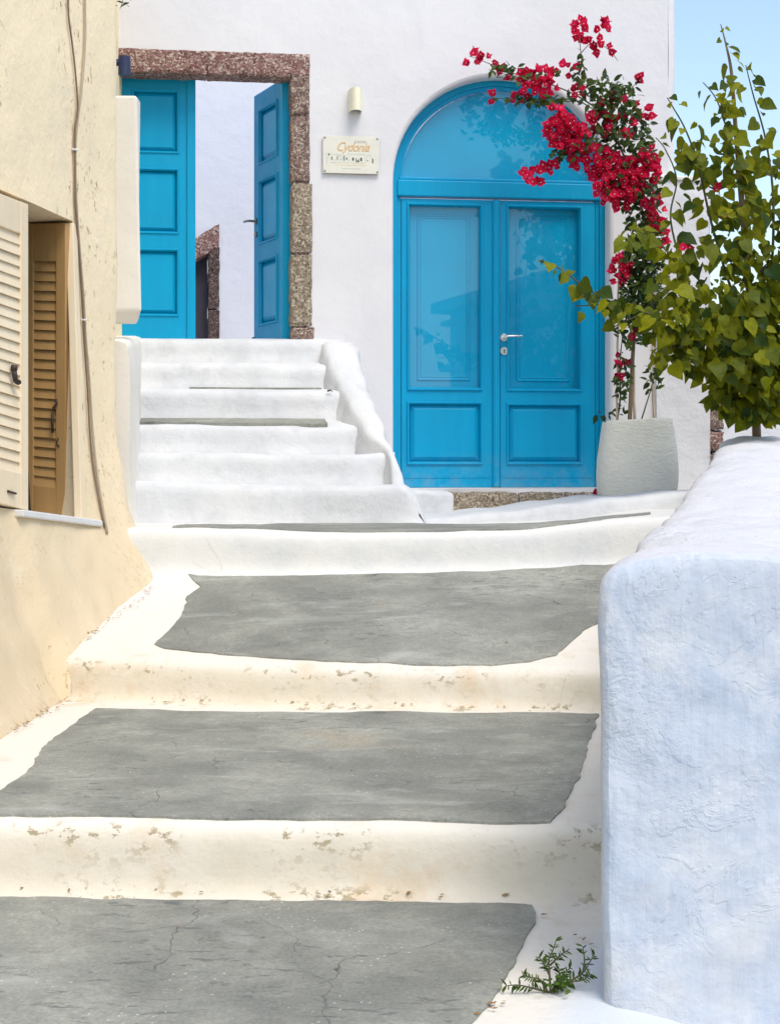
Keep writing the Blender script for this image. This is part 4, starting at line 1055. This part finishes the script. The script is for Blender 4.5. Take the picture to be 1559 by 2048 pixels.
# cables
def cable(name, pts, r, mat, label):
    P3 = []
    for x, y in pts:
        d = 2.53 / (-(x - CX) / F + .1394); p, _, g = ywall(min(d, 8.2), (HZ - y) * d / F)
        P3.append(p + YN * .012)
    m = MB(); tube(m, smoothline(P3, 4), r, r, 6); o = m.build(name, mat, None, True)
    return tag(o, label, 'cable', 'cables on the yellow wall')
cable('wall_cable', [(165, -30), (165, 20), (163, 80), (158, 140), (152, 190), (148, 240), (145, 300), (145, 380), (149, 440), (155, 520), (163, 600), (169, 680), (175, 760), (181, 860), (185, 960), (188, 1062)], .0065, M['cable'], 'thicker beige cable, right one of the two at the top of the yellow wall')
cable('wall_cable', [(130, -30), (131, 30), (138, 90), (142, 150), (146, 205), (147, 230), (144, 262), (143.5, 330), (144, 400), (147, 440), (153, 520), (160, 605), (166, 690), (171, 780), (176, 880), (180, 960), (185, 1050)], .005, M['cable2'], 'thin brown cable, left one of the two at the top of the yellow wall')
for i, (x, y) in enumerate(((144, 300), (164, 640))):
    d = dpl(x); p, _, g = ywall(d, (HZ - y) * d / F); m = MB()
    tube(m, [p + YN * .005 - YD * .02, p + YN * .024, p + YN * .005 + YD * .022], .006, .006, 6)
    tag(m.build('cable_clip', M['marble']), ('upper' if i == 0 else 'lower') + ' white cable clip on the yellow wall', 'clip', 'cable clips')
# navy lamp head behind the corner
nl = MB(); c0 = P(249, 132, 9.0)
for k in range(14):
    a0, a1 = 2 * math.pi * k / 14, 2 * math.pi * (k + 1) / 14
nl_pts = [c0 + Vector((0, 0, -.052)), c0 + Vector((0, 0, -.05)), c0 + Vector((0, 0, .045)), c0 + Vector((0, 0, .052))]
tube(nl, nl_pts, .034, .034, 14); tube(nl, [c0 + Vector((-.02, 0, .02)), c0 + Vector((-.16, 0, .02))], .02, .02, 8)
tag(nl.build('spot_lamp', M['navy'], None, True, sharp=40), 'dark navy cylindrical lamp beside the stone lintel', 'lamp')

# ------------------------------------------------------------------ plants
def leaf_mesh(L, Wd, fold, curl, heart=True, seed=0):
    """heart shaped leaf: base at origin, tip along +Y, face up +Z"""
    r_ = random.Random(seed); out = []; prof = [(0, .0), (-.07, .28), (.05, .47), (.26, .56), (.5, .48), (.76, .24), (1, 0)] if heart else [(0, 0), (.12, .24), (.35, .40), (.6, .36), (.82, .18), (1, 0)]
    def pz(x, y): return fold * abs(x) - curl * y * y * L + .07 * L * math.sin(7 * y + seed) * abs(x) / Wd
    mid = [(0, y * L) for y, _ in prof]; V = []; Fc = []
    mids = []
    for y, w in prof:
        yy = max(y, 0) if w == 0 else y
        mids.append(len(V)); V.append((0, max(yy, 0) * L, pz(0, max(yy, 0))))
    lft, rgt = [], []
    for y, w in prof:
        lft.append(len(V)); V.append((-w * Wd * r_.uniform(.92, 1.06), y * L, pz(w * Wd, y)))
        rgt.append(len(V)); V.append((w * Wd * r_.uniform(.92, 1.06), y * L, pz(w * Wd, y)))
    for i in range(len(prof) - 1):
        Fc.append((mids[i], mids[i + 1], lft[i + 1], lft[i])); Fc.append((mids[i + 1], mids[i], rgt[i], rgt[i + 1]))
    return V, Fc
def orient(p, direction, up, scale, roll=0.):
    y = direction.normalized(); x = y.cross(up)
    if x.length < 1e-4: x = y.cross(Vector((1, 0, 0)))
    x.normalize(); z = x.cross(y); m = Matrix((x, y, z)).transposed().to_4x4() @ Matrix.Rotation(roll, 4, 'Y')
    m = Matrix.Translation(p) @ m @ Matrix.Scale(scale, 4); return m
def tmpl(name, V, Fc, mat):
    me = bpy.data.meshes.new(name); me.from_pydata(V, [], Fc); me.materials.append(mat); me.polygons.foreach_set('use_smooth', [True] * len(me.polygons)); me.update(); return me
def link_piece(name, me, mat4, parent):
    o = bpy.data.objects.new(name, me); COL.objects.link(o); o.matrix_basis = mat4; adopt(o, parent); return o

# ---- leafy tree at the right, heart shaped leaves
tree = empty('leafy_tree', P(1512, 868, 9.35)); tag(tree, 'tall leafy shrub with heart shaped olive green leaves behind the low wall', 'tree')
r_ = random.Random(21)
limbs = [  # (points x,y,depth), leaf size, leaf spacing px
    ([(1512, 875, 9.3), (1505, 700, 9.2), (1492, 520, 9.1), (1480, 380, 9.0), (1470, 260, 8.95), (1462, 150, 8.9), (1452, 95, 8.9), (1440, 48, 8.9)], .011, 1),
    ([(1505, 700, 9.2), (1455, 560, 9.0), (1420, 440, 8.9), (1395, 330, 8.85), (1370, 260, 8.8), (1345, 215, 8.8), (1333, 195, 8.8)], .009, 1),
    ([(1505, 760, 9.2), (1420, 690, 8.9), (1350, 650, 8.7), (1290, 625, 8.6), (1225, 605, 8.5), (1170, 575, 8.45), (1130, 545, 8.4), (1100, 528, 8.4), (1076, 520, 8.4)], .009, 1),
    ([(1420, 690, 8.9), (1370, 560, 8.8), (1330, 500, 8.8), (1290, 470, 8.8), (1255, 455, 8.8)], .007, 1),
    ([(1480, 380, 9.0), (1455, 270, 8.9), (1432, 200, 8.85), (1405, 165, 8.8)], .006, 1),
    ([(1515, 760, 9.2), (1540, 560, 9.1), (1545, 400, 9.0), (1530, 280, 9.0), (1505, 190, 9.0), (1490, 130, 9.0)], .010, 1),
    ([(1370, 560, 8.8), (1340, 440, 8.8), (1352, 360, 8.8), (1330, 300, 8.8), (1310, 275, 8.8)], .006, 1),
    ([(1225, 605, 8.5), (1190, 610, 8.45), (1150, 612, 8.4)], .005, 1),
    ([(1510, 800, 9.2), (1440, 760, 9.0), (1380, 730, 8.9), (1325, 715, 8.85), (1300, 700, 8.85)], .007, 1),
    ([(1420, 690, 8.9), (1360, 690, 8.8), (1310, 705, 8.75)], .006, 1),
    ([(1520, 820, 9.2), (1580, 700, 9.1), (1620, 500, 9.0), (1640, 350, 9.0)], .010, 1),
    ([(1540, 560, 9.1), (1590, 430, 9.0), (1600, 300, 9.0)], .008, 1),
    ([(1290, 625, 8.6), (1255, 640, 8.55), (1225, 655, 8.5)], .005, 1),
    ([(1505, 840, 9.25), (1460, 810, 9.1), (1440, 800, 9.0)], .006, 1),
]
tr = MB(); leafspots = []
for li, (pts, r0, sp) in enumerate(limbs):
    L = smoothline([P(*q) for q in pts], 6)
    br = MB(); tube(br, L, .026 if li == 0 else r0, .0025, 6)
    br.build('trunk' if li == 0 else 'branch', M['bark'] if li in (0,) else M['twig'], tree, True)
    acc = 0; nleaf = 0
    for a, b in zip(L, L[1:]):
        seg = (b - a).length; acc += seg
        frac = L.index(b) / len(L)
        gap = .034 if li in (2, 3, 7, 8, 9, 12) else .032
        while acc > gap:
            acc -= gap
            if li in (0, 5, 10) and frac < .12: continue
            t = r_.random(); p = a.lerp(b, t); ax = (b - a).normalized(); nleaf += 1
            side = Vector((r_.uniform(-1, 1), r_.uniform(-1, .5), r_.uniform(-.6, .35)))
            side = (side - ax * side.dot(ax)).normalized(); base = p + side * r_.uniform(.015, .05)
            dr = (side * .8 + Vector((0, 0, -.75)) + ax * .15 + Vector((r_.uniform(-.3, .3), -.15, 0))).normalized()
            small = .55 if frac > .93 else (.8 if frac > .8 else 1.)
            leafspots.append((base, dr, r_.choice((.045, .06, .075, .085, .10)) * r_.uniform(.85, 1.1) * small))
blobs = [(1335, 600, 8.7, 46, 56, 24), (1340, 690, 8.8, 44, 36, 16), (1388, 300, 8.83, 22, 60, 12), (1455, 240, 8.93, 28, 80, 18), (1520, 350, 9.0, 36, 90, 26), (1430, 340, 8.9, 24, 60, 12), (1485, 570, 9.0, 80, 110, 60), (1540, 500, 9.05, 55, 110, 45), (1425, 620, 8.85, 85, 75, 75), (1500, 690, 9.0, 95, 100, 110), (1400, 690, 8.85, 65, 55, 55), (1475, 770, 9.05, 75, 50, 60),
         (1365, 560, 8.8, 40, 50, 20), (1350, 640, 8.75, 50, 40, 28), (1480, 400, 9.0, 30, 60, 16), (1400, 370, 8.87, 20, 60, 8), (1520, 820, 9.15, 45, 30, 34), (1455, 490, 8.95, 36, 70, 22), (1345, 715, 8.85, 40, 24, 12), (1268, 478, 8.8, 26, 26, 12), (1240, 610, 8.5, 40, 16, 8), (1620, 560, 9.05, 70, 190, 60),
         (1390, 500, 8.85, 30, 40, 12), (1440, 420, 8.9, 26, 50, 8), (1535, 640, 8.95, 60, 120, 55), (1460, 680, 8.8, 80, 80, 55), (1510, 770, 9.1, 70, 70, 90), (1545, 720, 9.15, 60, 120, 80), (1480, 720, 9.15, 80, 70, 60)]
for (x, y, d, rx, ry, n) in blobs:
    for _ in range(int(n * 1.3)):
        while True:
            a, b = r_.uniform(-1, 1), r_.uniform(-1, 1)
            if a * a + b * b < 1: break
        p = P(x + a * rx, y + b * ry, d + r_.uniform(-.22, .16)); side = Vector((a + r_.uniform(-.6, .6), r_.uniform(-1.1, .2), r_.uniform(-.3, .3)))
        leafspots.append((p, (side + Vector((0, 0, -.75))).normalized(), r_.choice((.035, .05, .06, .07, .078, .09, .105)) * r_.uniform(.8, 1.1)))
LT = [leaf_mesh(1, .78 + .05 * (s % 3), .10 + .12 * (s % 4), .12 + .14 * (s % 3), True, s) for s in range(7)]; LM = [tmpl('leaf', *q, M['leaf']) for q in LT]
leafspots.sort(key=lambda q: (q[0].y, -q[2])); stuff = MB(); tint = []
for i, (p, dr, sz) in enumerate(leafspots):
    up = Vector((r_.uniform(-1, .8), r_.uniform(-1, -.2), r_.uniform(-.1, 1))); m4 = orient(p, dr, up, sz, r_.uniform(-.5, .5))
    if i < 300: link_piece('leaf', LM[i % 7], m4, tree)
    else: V_, F_ = LT[i % 7]; stuff.add([m4 @ Vector(v) for v in V_], F_, r_.random())
o = stuff.build('foliage', M['leaf'], tree, True, attr='tint'); o['kind'] = 'stuff'
# soil bed
tag(obj('planting_bed', [(2.0, 9.2, ZC + .0), (4, 9.2, ZC + .0), (4, 10.2, ZC + .02), (2.0, 10.2, ZC + .02), (2.0, 9.2, ZC - 1.6), (4, 9.2, ZC - 1.6)], [(0, 1, 2, 3), (4, 5, 1, 0)], M['soil']), kind='structure')

# ---- pot
DP = 9.92
pot = empty('plant_pot', P(1272, 995, DP)); tag(pot, 'large pale cast stone planter beside the arched door', 'plant pot')
pc = P(1273, 0, DP); pz0, pz1 = yz(993, DP), yz(839, DP)
prof_ = [(0, .222), (.012, .228), (.04, .236), (.14, .243), (.30, .245), (.5, .241), (.75, .226), (.93, .213), (.99, .209), (1.0, .205), (1.0, .172), (.9, .172)]
vs, fs = [], []; ns = 40
def sq(t, r): 
    c, s = math.cos(t), math.sin(t); e = 3.4; k_ = (abs(c) ** e + abs(s) ** e) ** (-1 / e); return c * k_ * r, s * k_ * r
for h_, r0 in prof_:
    for k in range(ns):
        x_, y_ = sq(2 * math.pi * k / ns + .25, r0); zz = lerp(pz0, pz1, h_); b = .004 * nz(x_, y_, zz, 12, 130)
        vs.append((pc.x + x_ * (1 + b * 3), DP + y_ * .9 + b, ZC + zz + .035 * x_ / .2 * .35))
for j in range(len(prof_) - 1):
    for k in range(ns): a = j * ns + k; a2 = j * ns + (k + 1) % ns; fs.append((a, a2, a2 + ns, a + ns))
fs.append(tuple(range(ns)))
obj('pot', vs, fs, M['pot'], pot, True, sharp=50)
obj('soil', [(pc.x + sq(2 * math.pi * k / 24, .174)[0], DP + sq(2 * math.pi * k / 24, .174)[1] * .9, ZC + lerp(pz0, pz1, .93)) for k in range(24)], [tuple(range(24))], M['soil'], pot)

# ---- bougainvillea
bg = empty('bougainvillea', P(1262, 845, DP)); tag(bg, 'climbing bougainvillea with crimson bracts arching over the blue door', 'climbing plant')
stems = [
    ([(1258, 850, 9.92), (1262, 760, 9.95), (1268, 660, 10.0), (1280, 560, 10.02), (1290, 470, 10.02), (1275, 390, 9.98), (1250, 320, 9.95), (1215, 240, 9.95), (1190, 190, 9.98), (1170, 150, 10.0), (1160, 100, 10.0), (1158, 62, 10.0)], .014),
    ([(1232, 850, 9.95), (1240, 790, 9.95), (1238, 730, 9.92), (1245, 650, 9.92), (1240, 560, 9.92)], .006),
    ([(1280, 845, 9.92), (1300, 780, 9.92), (1312, 735, 9.92)], .005),
    ([(1205, 225, 9.95), (1150, 190, 9.95), (1090, 165, 10.0), (1030, 148, 10.05), (985, 130, 10.08), (938, 112, 10.08)], .005),
    ([(1215, 240, 9.95), (1150, 200, 10.02), (1080, 205, 10.08), (1020, 198, 10.12), (980, 196, 10.14)], .004),
    ([(1230, 300, 9.9), (1170, 300, 9.85), (1120, 315, 9.85), (1080, 345, 9.85)], .005),
    ([(1215, 240, 9.95), (1250, 190, 9.95), (1278, 160, 9.97)], .003),
    ([(1235, 285, 9.95), (1268, 250, 9.95), (1290, 215, 9.97)], .003),
    ([(1162, 105, 10.0), (1185, 85, 10.0), (1215, 98, 10.0), (1235, 122, 10.0)], .003),
    ([(1245, 320, 9.92), (1200, 290, 9.85), (1140, 260, 9.8)], .005),
    ([(1290, 470, 10.02), (1312, 440, 9.95), (1325, 490, 9.92)], .004)]
for i, (pts, r0) in enumerate(stems):
    m = MB(); tube(m, smoothline([P(*q) for q in pts], 5), r0, .0018, 6); m.build('main_stem' if i == 0 else 'stem', M['bark'] if i == 0 else M['twig'], bg, True)
BL = [(1200, 185, 9.95, 45, 35, 90), (1235, 235, 9.93, 45, 45, 110), (1255, 300, 9.92, 50, 45, 100), (1285, 440, 9.97, 32, 45, 80), (1283, 520, 9.98, 42, 55, 190), (1285, 600, 9.96, 40, 45, 150), (1265, 660, 9.95, 32, 35, 60), (1243, 760, 9.93, 14, 55, 34), (1305, 755, 9.92, 12, 40, 20),
      (1158, 135, 10.0, 10, 36, 22), (1100, 200, 10.05, 60, 8, 34), (1130, 308, 9.86, 36, 9, 28), (1060, 150, 10.03, 60, 14, 26), (1000, 136, 10.06, 40, 8, 16), (1040, 200, 10.1, 50, 8, 20), (1250, 180, 9.95, 30, 20, 24), (1290, 265, 9.95, 16, 30, 22), (1295, 385, 9.9, 26, 30, 40), (1185, 280, 9.88, 34, 30, 40), (1245, 380, 9.93, 44, 34, 60), (1220, 830, 9.92, 34, 8, 8), (1285, 560, 9.9, 46, 90, 110), (1300, 480, 9.9, 26, 50, 40), (1250, 620, 9.9, 24, 60, 30)]
BT = [leaf_mesh(1, .62, .2, .15, False, s) for s in range(3)]; st = MB()
for (x, y, d, rx, ry, n) in BL:
    for _ in range(int(n * 1.5)):
        while True:
            a, b = r_.uniform(-1, 1), r_.uniform(-1, 1)
            if a * a + b * b < 1: break
        p = P(x + a * rx, y + b * ry, d + r_.uniform(-.16, .10)); dr = Vector((r_.uniform(-1, 1), r_.uniform(-1, .4), r_.uniform(-1, .6))).normalized()
        V_, F_ = BT[r_.randrange(3)]; m4 = orient(p, dr, Vector((r_.uniform(-.5, .5), -.7, .7)), r_.uniform(.036, .068), r_.uniform(-.6, .6)); st.add([m4 @ Vector(v) for v in V_], F_, r_.random())
o = st.build('foliage', M['bleaf'], bg, True, attr='tint'); o['kind'] = 'stuff'
def flower_mesh(seed):
    r2 = random.Random(seed); V = []; Fc = []; mi = []
    for k in range(3):
        ang = 2 * math.pi * k / 3 + r2.uniform(-.3, .3); op = r2.uniform(.35, .95)
        dirv = Vector((math.cos(ang) * math.sin(op), math.sin(ang) * math.sin(op), math.cos(op)))
        m4 = orient(Vector((0, 0, 0)), dirv, Vector((-math.cos(ang), -math.sin(ang), .6)), 1.0, r2.uniform(-.2, .2))
        lv, lf = leaf_mesh(1, .86, .22, -.12, True, seed * 3 + k); n0 = len(V)
        V += [m4 @ Vector(v) for v in lv]; Fc += [tuple(i + n0 for i in f) for f in lf]; mi += [0] * len(lf)
    n0 = len(V); c = Vector((.0, 0, .45)); s = .085
    V += [c + Vector(q) * s for q in ((1, 0, 0), (0, 1, 0), (-1, 0, 0), (0, -1, 0), (0, 0, 1))] + [Vector((0, 0, .05))]
    for i in range(4): Fc += [(n0 + i, n0 + (i + 1) % 4, n0 + 4), (n0 + (i + 1) % 4, n0 + i, n0 + 5)]; mi += [1, 1]
    return V, Fc, mi
FM = []
for s in range(6):
    V, Fc, mi = flower_mesh(s + 1); me = tmpl('flower', V, Fc, M['bract']); me.materials.append(M['floret']); me.polygons.foreach_set('material_index', mi); FM.append((me, V, Fc, mi))
FB = [(1180, 58, 10.0, 36, 24, 15), (1158, 45, 10.0, 16, 12, 5), (1203, 97, 10.0, 18, 14, 8), (943, 115, 10.08, 13, 14, 5), (972, 120, 10.08, 16, 12, 6), (1035, 156, 10.05, 16, 12, 5), (1085, 162, 10.0, 36, 26, 22), (1075, 182, 9.98, 24, 16, 10), (1125, 138, 10.0, 24, 16, 6), (1275, 157, 9.97, 13, 8, 3),
      (1128, 262, 9.8, 34, 40, 44), (1118, 235, 9.8, 22, 20, 14), (1155, 280, 9.83, 26, 26, 18), (1195, 250, 9.9, 30, 24, 14), (1222, 215, 9.92, 26, 26, 12), (1245, 255, 9.9, 24, 20, 10), (1283, 225, 9.95, 18, 18, 8), (1180, 315, 9.85, 40, 26, 34), (1225, 345, 9.85, 40, 34, 44), (1270, 345, 9.85, 40, 36, 44), (1235, 388, 9.85, 36, 26, 36), (1295, 325, 9.88, 20, 30, 16), (1205, 365, 9.85, 20, 24, 16),
      (1290, 395, 9.88, 26, 18, 14), (1312, 430, 9.9, 14, 24, 11), (1318, 475, 9.9, 14, 18, 9), (1298, 450, 9.93, 14, 20, 5), (1065, 352, 9.85, 24, 16, 13), (1098, 332, 9.85, 18, 12, 8), (1240, 540, 9.88, 20, 26, 17), (1238, 735, 9.9, 13, 22, 9), (1262, 660, 9.92, 8, 12, 3), (1298, 600, 9.92, 14, 10, 3), (985, 196, 10.14, 8, 6, 2), (1018, 200, 10.12, 8, 6, 2), (1150, 190, 9.97, 24, 14, 6), (1005, 142, 10.06, 14, 8, 4), (1055, 150, 10.03, 16, 8, 5), (1040, 196, 10.1, 14, 7, 4), (1195, 978, 10.25, 4, 3, 2), (1430, 385, 8.9, 8, 14, 3), (1435, 425, 8.9, 10, 10, 2), (1365, 495, 8.8, 10, 8, 2)]
spots = []
for (x, y, d, rx, ry, n) in FB:
    for _ in range(int(n * 1.45) if n > 9 else n):
        while True:
            a, b = r_.uniform(-1, 1), r_.uniform(-1, 1)
            if a * a + b * b < 1: break
        spots.append((P(x + a * rx, y + b * ry, d + r_.uniform(-.07, .07)), Vector((a * .8 + r_.uniform(-.4, .4), -1 + r_.uniform(-.2, .5), -b * .6 + r_.uniform(-.3, .6)))))
spots.sort(key=lambda q: q[0].y)
fst = MB(); fmi = []
for i, (p, dr) in enumerate(spots):
    zax = dr.normalized(); m4 = Matrix.Translation(p) @ zax.to_track_quat('Z', 'Y').to_matrix().to_4x4() @ Matrix.Rotation(r_.uniform(0, 6.28), 4, 'Z') @ Matrix.Scale(r_.uniform(.036, .054), 4)
    me, V_, F_, mi = FM[i % 6]
    if i < 300: link_piece('flower', me, m4, bg)
    else: fst.add([m4 @ v for v in V_], F_, r_.random()); fmi += mi
o = fst.build('flower_mass', M['bract'], bg, True, attr='tint'); o.data.materials.append(M['floret']); o.data.polygons.foreach_set('material_index', fmi); o['kind'] = 'stuff'
for i, (x0, y0, x1, y1, lab) in enumerate(((1232, 845, 1237, 470, 'left'), (1268, 845, 1262, 520, 'middle'), (1306, 842, 1303, 500, 'right'))):
    m = MB(); a, b = P(x0, y0 + 12, 9.94), P(x1, y1, 10.06); tube(m, [a.lerp(b, j / 12) + Vector((.003 * math.sin(j * 2.1), 0, 0)) for j in range(13)], .0095 if i == 1 else .0075, .006, 7)
    tag(m.build('bamboo_cane', M['cane'], None, True), lab + ' one of three bamboo canes standing in the stone planter', 'cane', 'canes in the planter')

# sprig hanging in from above at the top left
sp = empty('hanging_sprig', P(240, -30, 9.6)); tag(sp, 'dark leafy sprig hanging at the top edge beside the yellow corner', 'plant')
m = MB(); tube(m, smoothline([P(250, -120, 9.7), P(248, -40, 9.6), P(246, 0, 9.6), P(240, 18, 9.6)], 4), .004, .002, 5); tube(m, [P(248, -30, 9.6), P(262, 2, 9.6)], .003, .0015, 5); m.build('stem', M['bark'], sp)
m = MB()
for _ in range(26):
    V_, F_ = BT[r_.randrange(3)]; m4 = orient(P(r_.uniform(232, 266), r_.uniform(-40, 14), 9.6 + r_.uniform(-.05, .05)), Vector((r_.uniform(-1, 1), r_.uniform(-1, .4), r_.uniform(-1, .2))), Vector((0, -.7, .7)), r_.uniform(.025, .045)); m.add([m4 @ Vector(v) for v in V_], F_, r_.random())
m.build('foliage', M['bleaf'], sp, True, attr='tint')['kind'] = 'stuff'

# ---- weed at the foot of the low wall
wx, wd = onstreet(1100, 1985, 3.2, 4.2)
wb = Vector((wx, wd, ZC + SH(wx, wd)))
weed = empty('wall_weed', wb); tag(weed, 'small spiky green weed growing at the foot of the low wall', 'weed')
def wp(x, y, dd=0.): return P(x, y, wd + dd)
shoots = [[(1100, 1985), (1098, 1945), (1097, 1920), (1105, 1900), (1112, 1878)], [(1098, 1985), (1070, 1978), (1045, 1972), (1030, 1970), (1010, 1972)], [(1105, 1985), (1140, 1962), (1165, 1945), (1178, 1925), (1188, 1908)], [(1108, 1980), (1135, 1965), (1165, 1960), (1180, 1948)], [(1098, 1950), (1085, 1925), (1077, 1915)], [(1100, 1930), (1118, 1912), (1138, 1898)], [(1095, 1985), (1080, 1960), (1060, 1955), (1045, 1950)], [(1165, 1945), (1168, 1920), (1164, 1892)], [(1110, 1982), (1125, 1950), (1140, 1935)], [(1104, 1980), (1115, 1960), (1118, 1940)]]
WT = leaf_mesh(1, .34, .25, .1, False, 2); m = MB()
for s_ in shoots:
    dd = r_.uniform(-.05, .05); L = smoothline([wp(x, y, dd * j / len(s_)) for j, (x, y) in enumerate(s_)], 5)
    b = MB(); tube(b, L, .0028, .001, 5); b.build('stem', M['twig'], weed)
    for i in range(2, len(L)):
        for sgn in (-1, 1):
            if r_.random() < .35: continue
            ax = (L[i] - L[i - 1]).normalized(); sd = ax.cross(Vector((0, -1, 0))) * sgn
            dr = sd + ax * .5 + Vector((r_.uniform(-.3, .3), r_.uniform(-.6, .3), r_.uniform(-.2, .3)))
            m4 = orient(L[i], dr, Vector((0, -.7, .7)), r_.uniform(.010, .022), r_.uniform(-.5, .5)); V_, F_ = WT; m.add([m4 @ Vector(v) for v in V_], F_, r_.random())
for _ in range(40):
    m4 = orient(wp(r_.gauss(1120, 12), r_.gauss(1970, 8), r_.uniform(-.05, .04)), Vector((r_.uniform(-1, 1), r_.uniform(-1, .2), r_.uniform(-.4, 1))), Vector((0, -.7, .7)), r_.uniform(.012, .026), r_.uniform(-.5, .5)); V_, F_ = leaf_mesh(1, .6, .2, .1, False, 1); m.add([m4 @ Vector(v) for v in V_], F_, r_.random())
m.build('foliage', M['weed'], weed, True, attr='tint')['kind'] = 'stuff'

# ---- dry leaf litter and flakes on the street
lit = MB()
def flake(x, y, lo, hi, s):
    X, d = onstreet(x, y, lo, hi); p = Vector((X, d, ZC + SH(X, d) + .010)); a = r_.uniform(0, 3.14)
    dr = Vector((math.cos(a), math.sin(a) * .6, r_.uniform(-.05, .25))); V_, F_ = BT[r_.randrange(3)]
    m4 = orient(p, dr, Vector((0, 0, 1)), s, r_.uniform(-.5, .5)); lit.add([m4 @ Vector(v) for v in V_], F_, 0)
for (x0, y0, x1, y1, lo, hi, n) in ((140, 1402, 1190, 1425, 4.8, 6.6, 34), (20, 1470, 140, 1400, 4.8, 6.6, 22), (0, 1785, 1060, 1800, 3.6, 4.36, 16), (170, 1285, 320, 1170, 6.4, 7.7, 22), (1060, 1815, 1190, 1900, 3.4, 4.36, 9), (200, 1450, 1100, 1620, 4.5, 6.2, 9), (400, 1170, 1150, 1320, 6.2, 7.6, 6), (200, 1830, 1000, 2020, 3.3, 4.2, 7), (960, 2040, 1020, 2010, 3.2, 3.8, 6), (120, 1340, 136, 1400, 6.2, 6.8, 7)):
    for _ in range(n * (3 if x1 < 330 else 1)): t = r_.random(); flake(lerp(x0, x1, t) + r_.uniform(-9, 9), lerp(y0, y1, t) + r_.uniform(-6, 6), lo, hi, r_.uniform(.006, .019))
tag(lit.build('leaf_litter', M['litter'], None, True), 'scattered dry leaf flakes along the edges of the stepped street', 'leaves', kind='stuff')

# ---- white neighbour house behind the photographer, seen only as a reflection in the door panes
def mirror(p): return p - FN * (2 * (p - F0).dot(FN))
nA, nB = mirror(Vector(((905 - CX) * 27 / F, 27, 0))), mirror(Vector(((1400 - CX) * 18.6 / F, 18.6, 0)))
nd_ = (nB - nA); nLen = nd_.length; nd_.normalize(); nn_ = Vector((-nd_.y, nd_.x, 0))
if nn_.x > 0: nn_ = -nn_
def npt(s_, z, w): q_ = nA + nd_ * s_ + nn_ * w; return Vector((q_.x, q_.y, ZC + z))
nh = empty('neighbour_house', npt(nLen / 2, -2.4, 0)); tag(nh, 'white neighbour house with stepped cornices, mirrored in the glass of the arched door', 'house')
def nbox(name, s0_, s1_, z0_, z1_, w0_, w1_, mat):
    m = MB(); m.add([npt(a, z, w) for z in (z0_, z1_) for a, w in ((s0_, w0_), (s1_, w0_), (s1_, w1_), (s0_, w1_))], BOXF); return bevel_obj(m.build(name, mat, nh), .02)
nbox('wall', 0, nLen, -2.6, 2.5, -4, 0, M['facade']); nbox('cornice', -.25, nLen + .2, 2.5, 2.68, -4, .28, M['garden']); nbox('cornice', -.12, nLen + .2, 2.28, 2.36, -4, .14, M['garden'])
nbox('cornice', -.12, nLen + .2, 1.5, 1.62, -4, .16, M['garden'])
for k_ in range(3): nbox('window', 1.2 + k_ * 2.6, 2.1 + k_ * 2.6, -.4, 1.0, -.05, .012, M['blue'])

# pale terrace wall beyond, glimpsed under the tree
m = MB(); m.add([Vector((X, d, z)) for z in (-1.2, ZC + yz(792, 14)) for X, d in ((2.55, 14), (9, 14.6), (9, 14.9), (2.55, 14.3))], BOXF)
tag(bevel_obj(m.build('terrace_wall', M['garden']), .03, 2), 'pale far wall glimpsed under the crown of the leafy tree', 'wall')
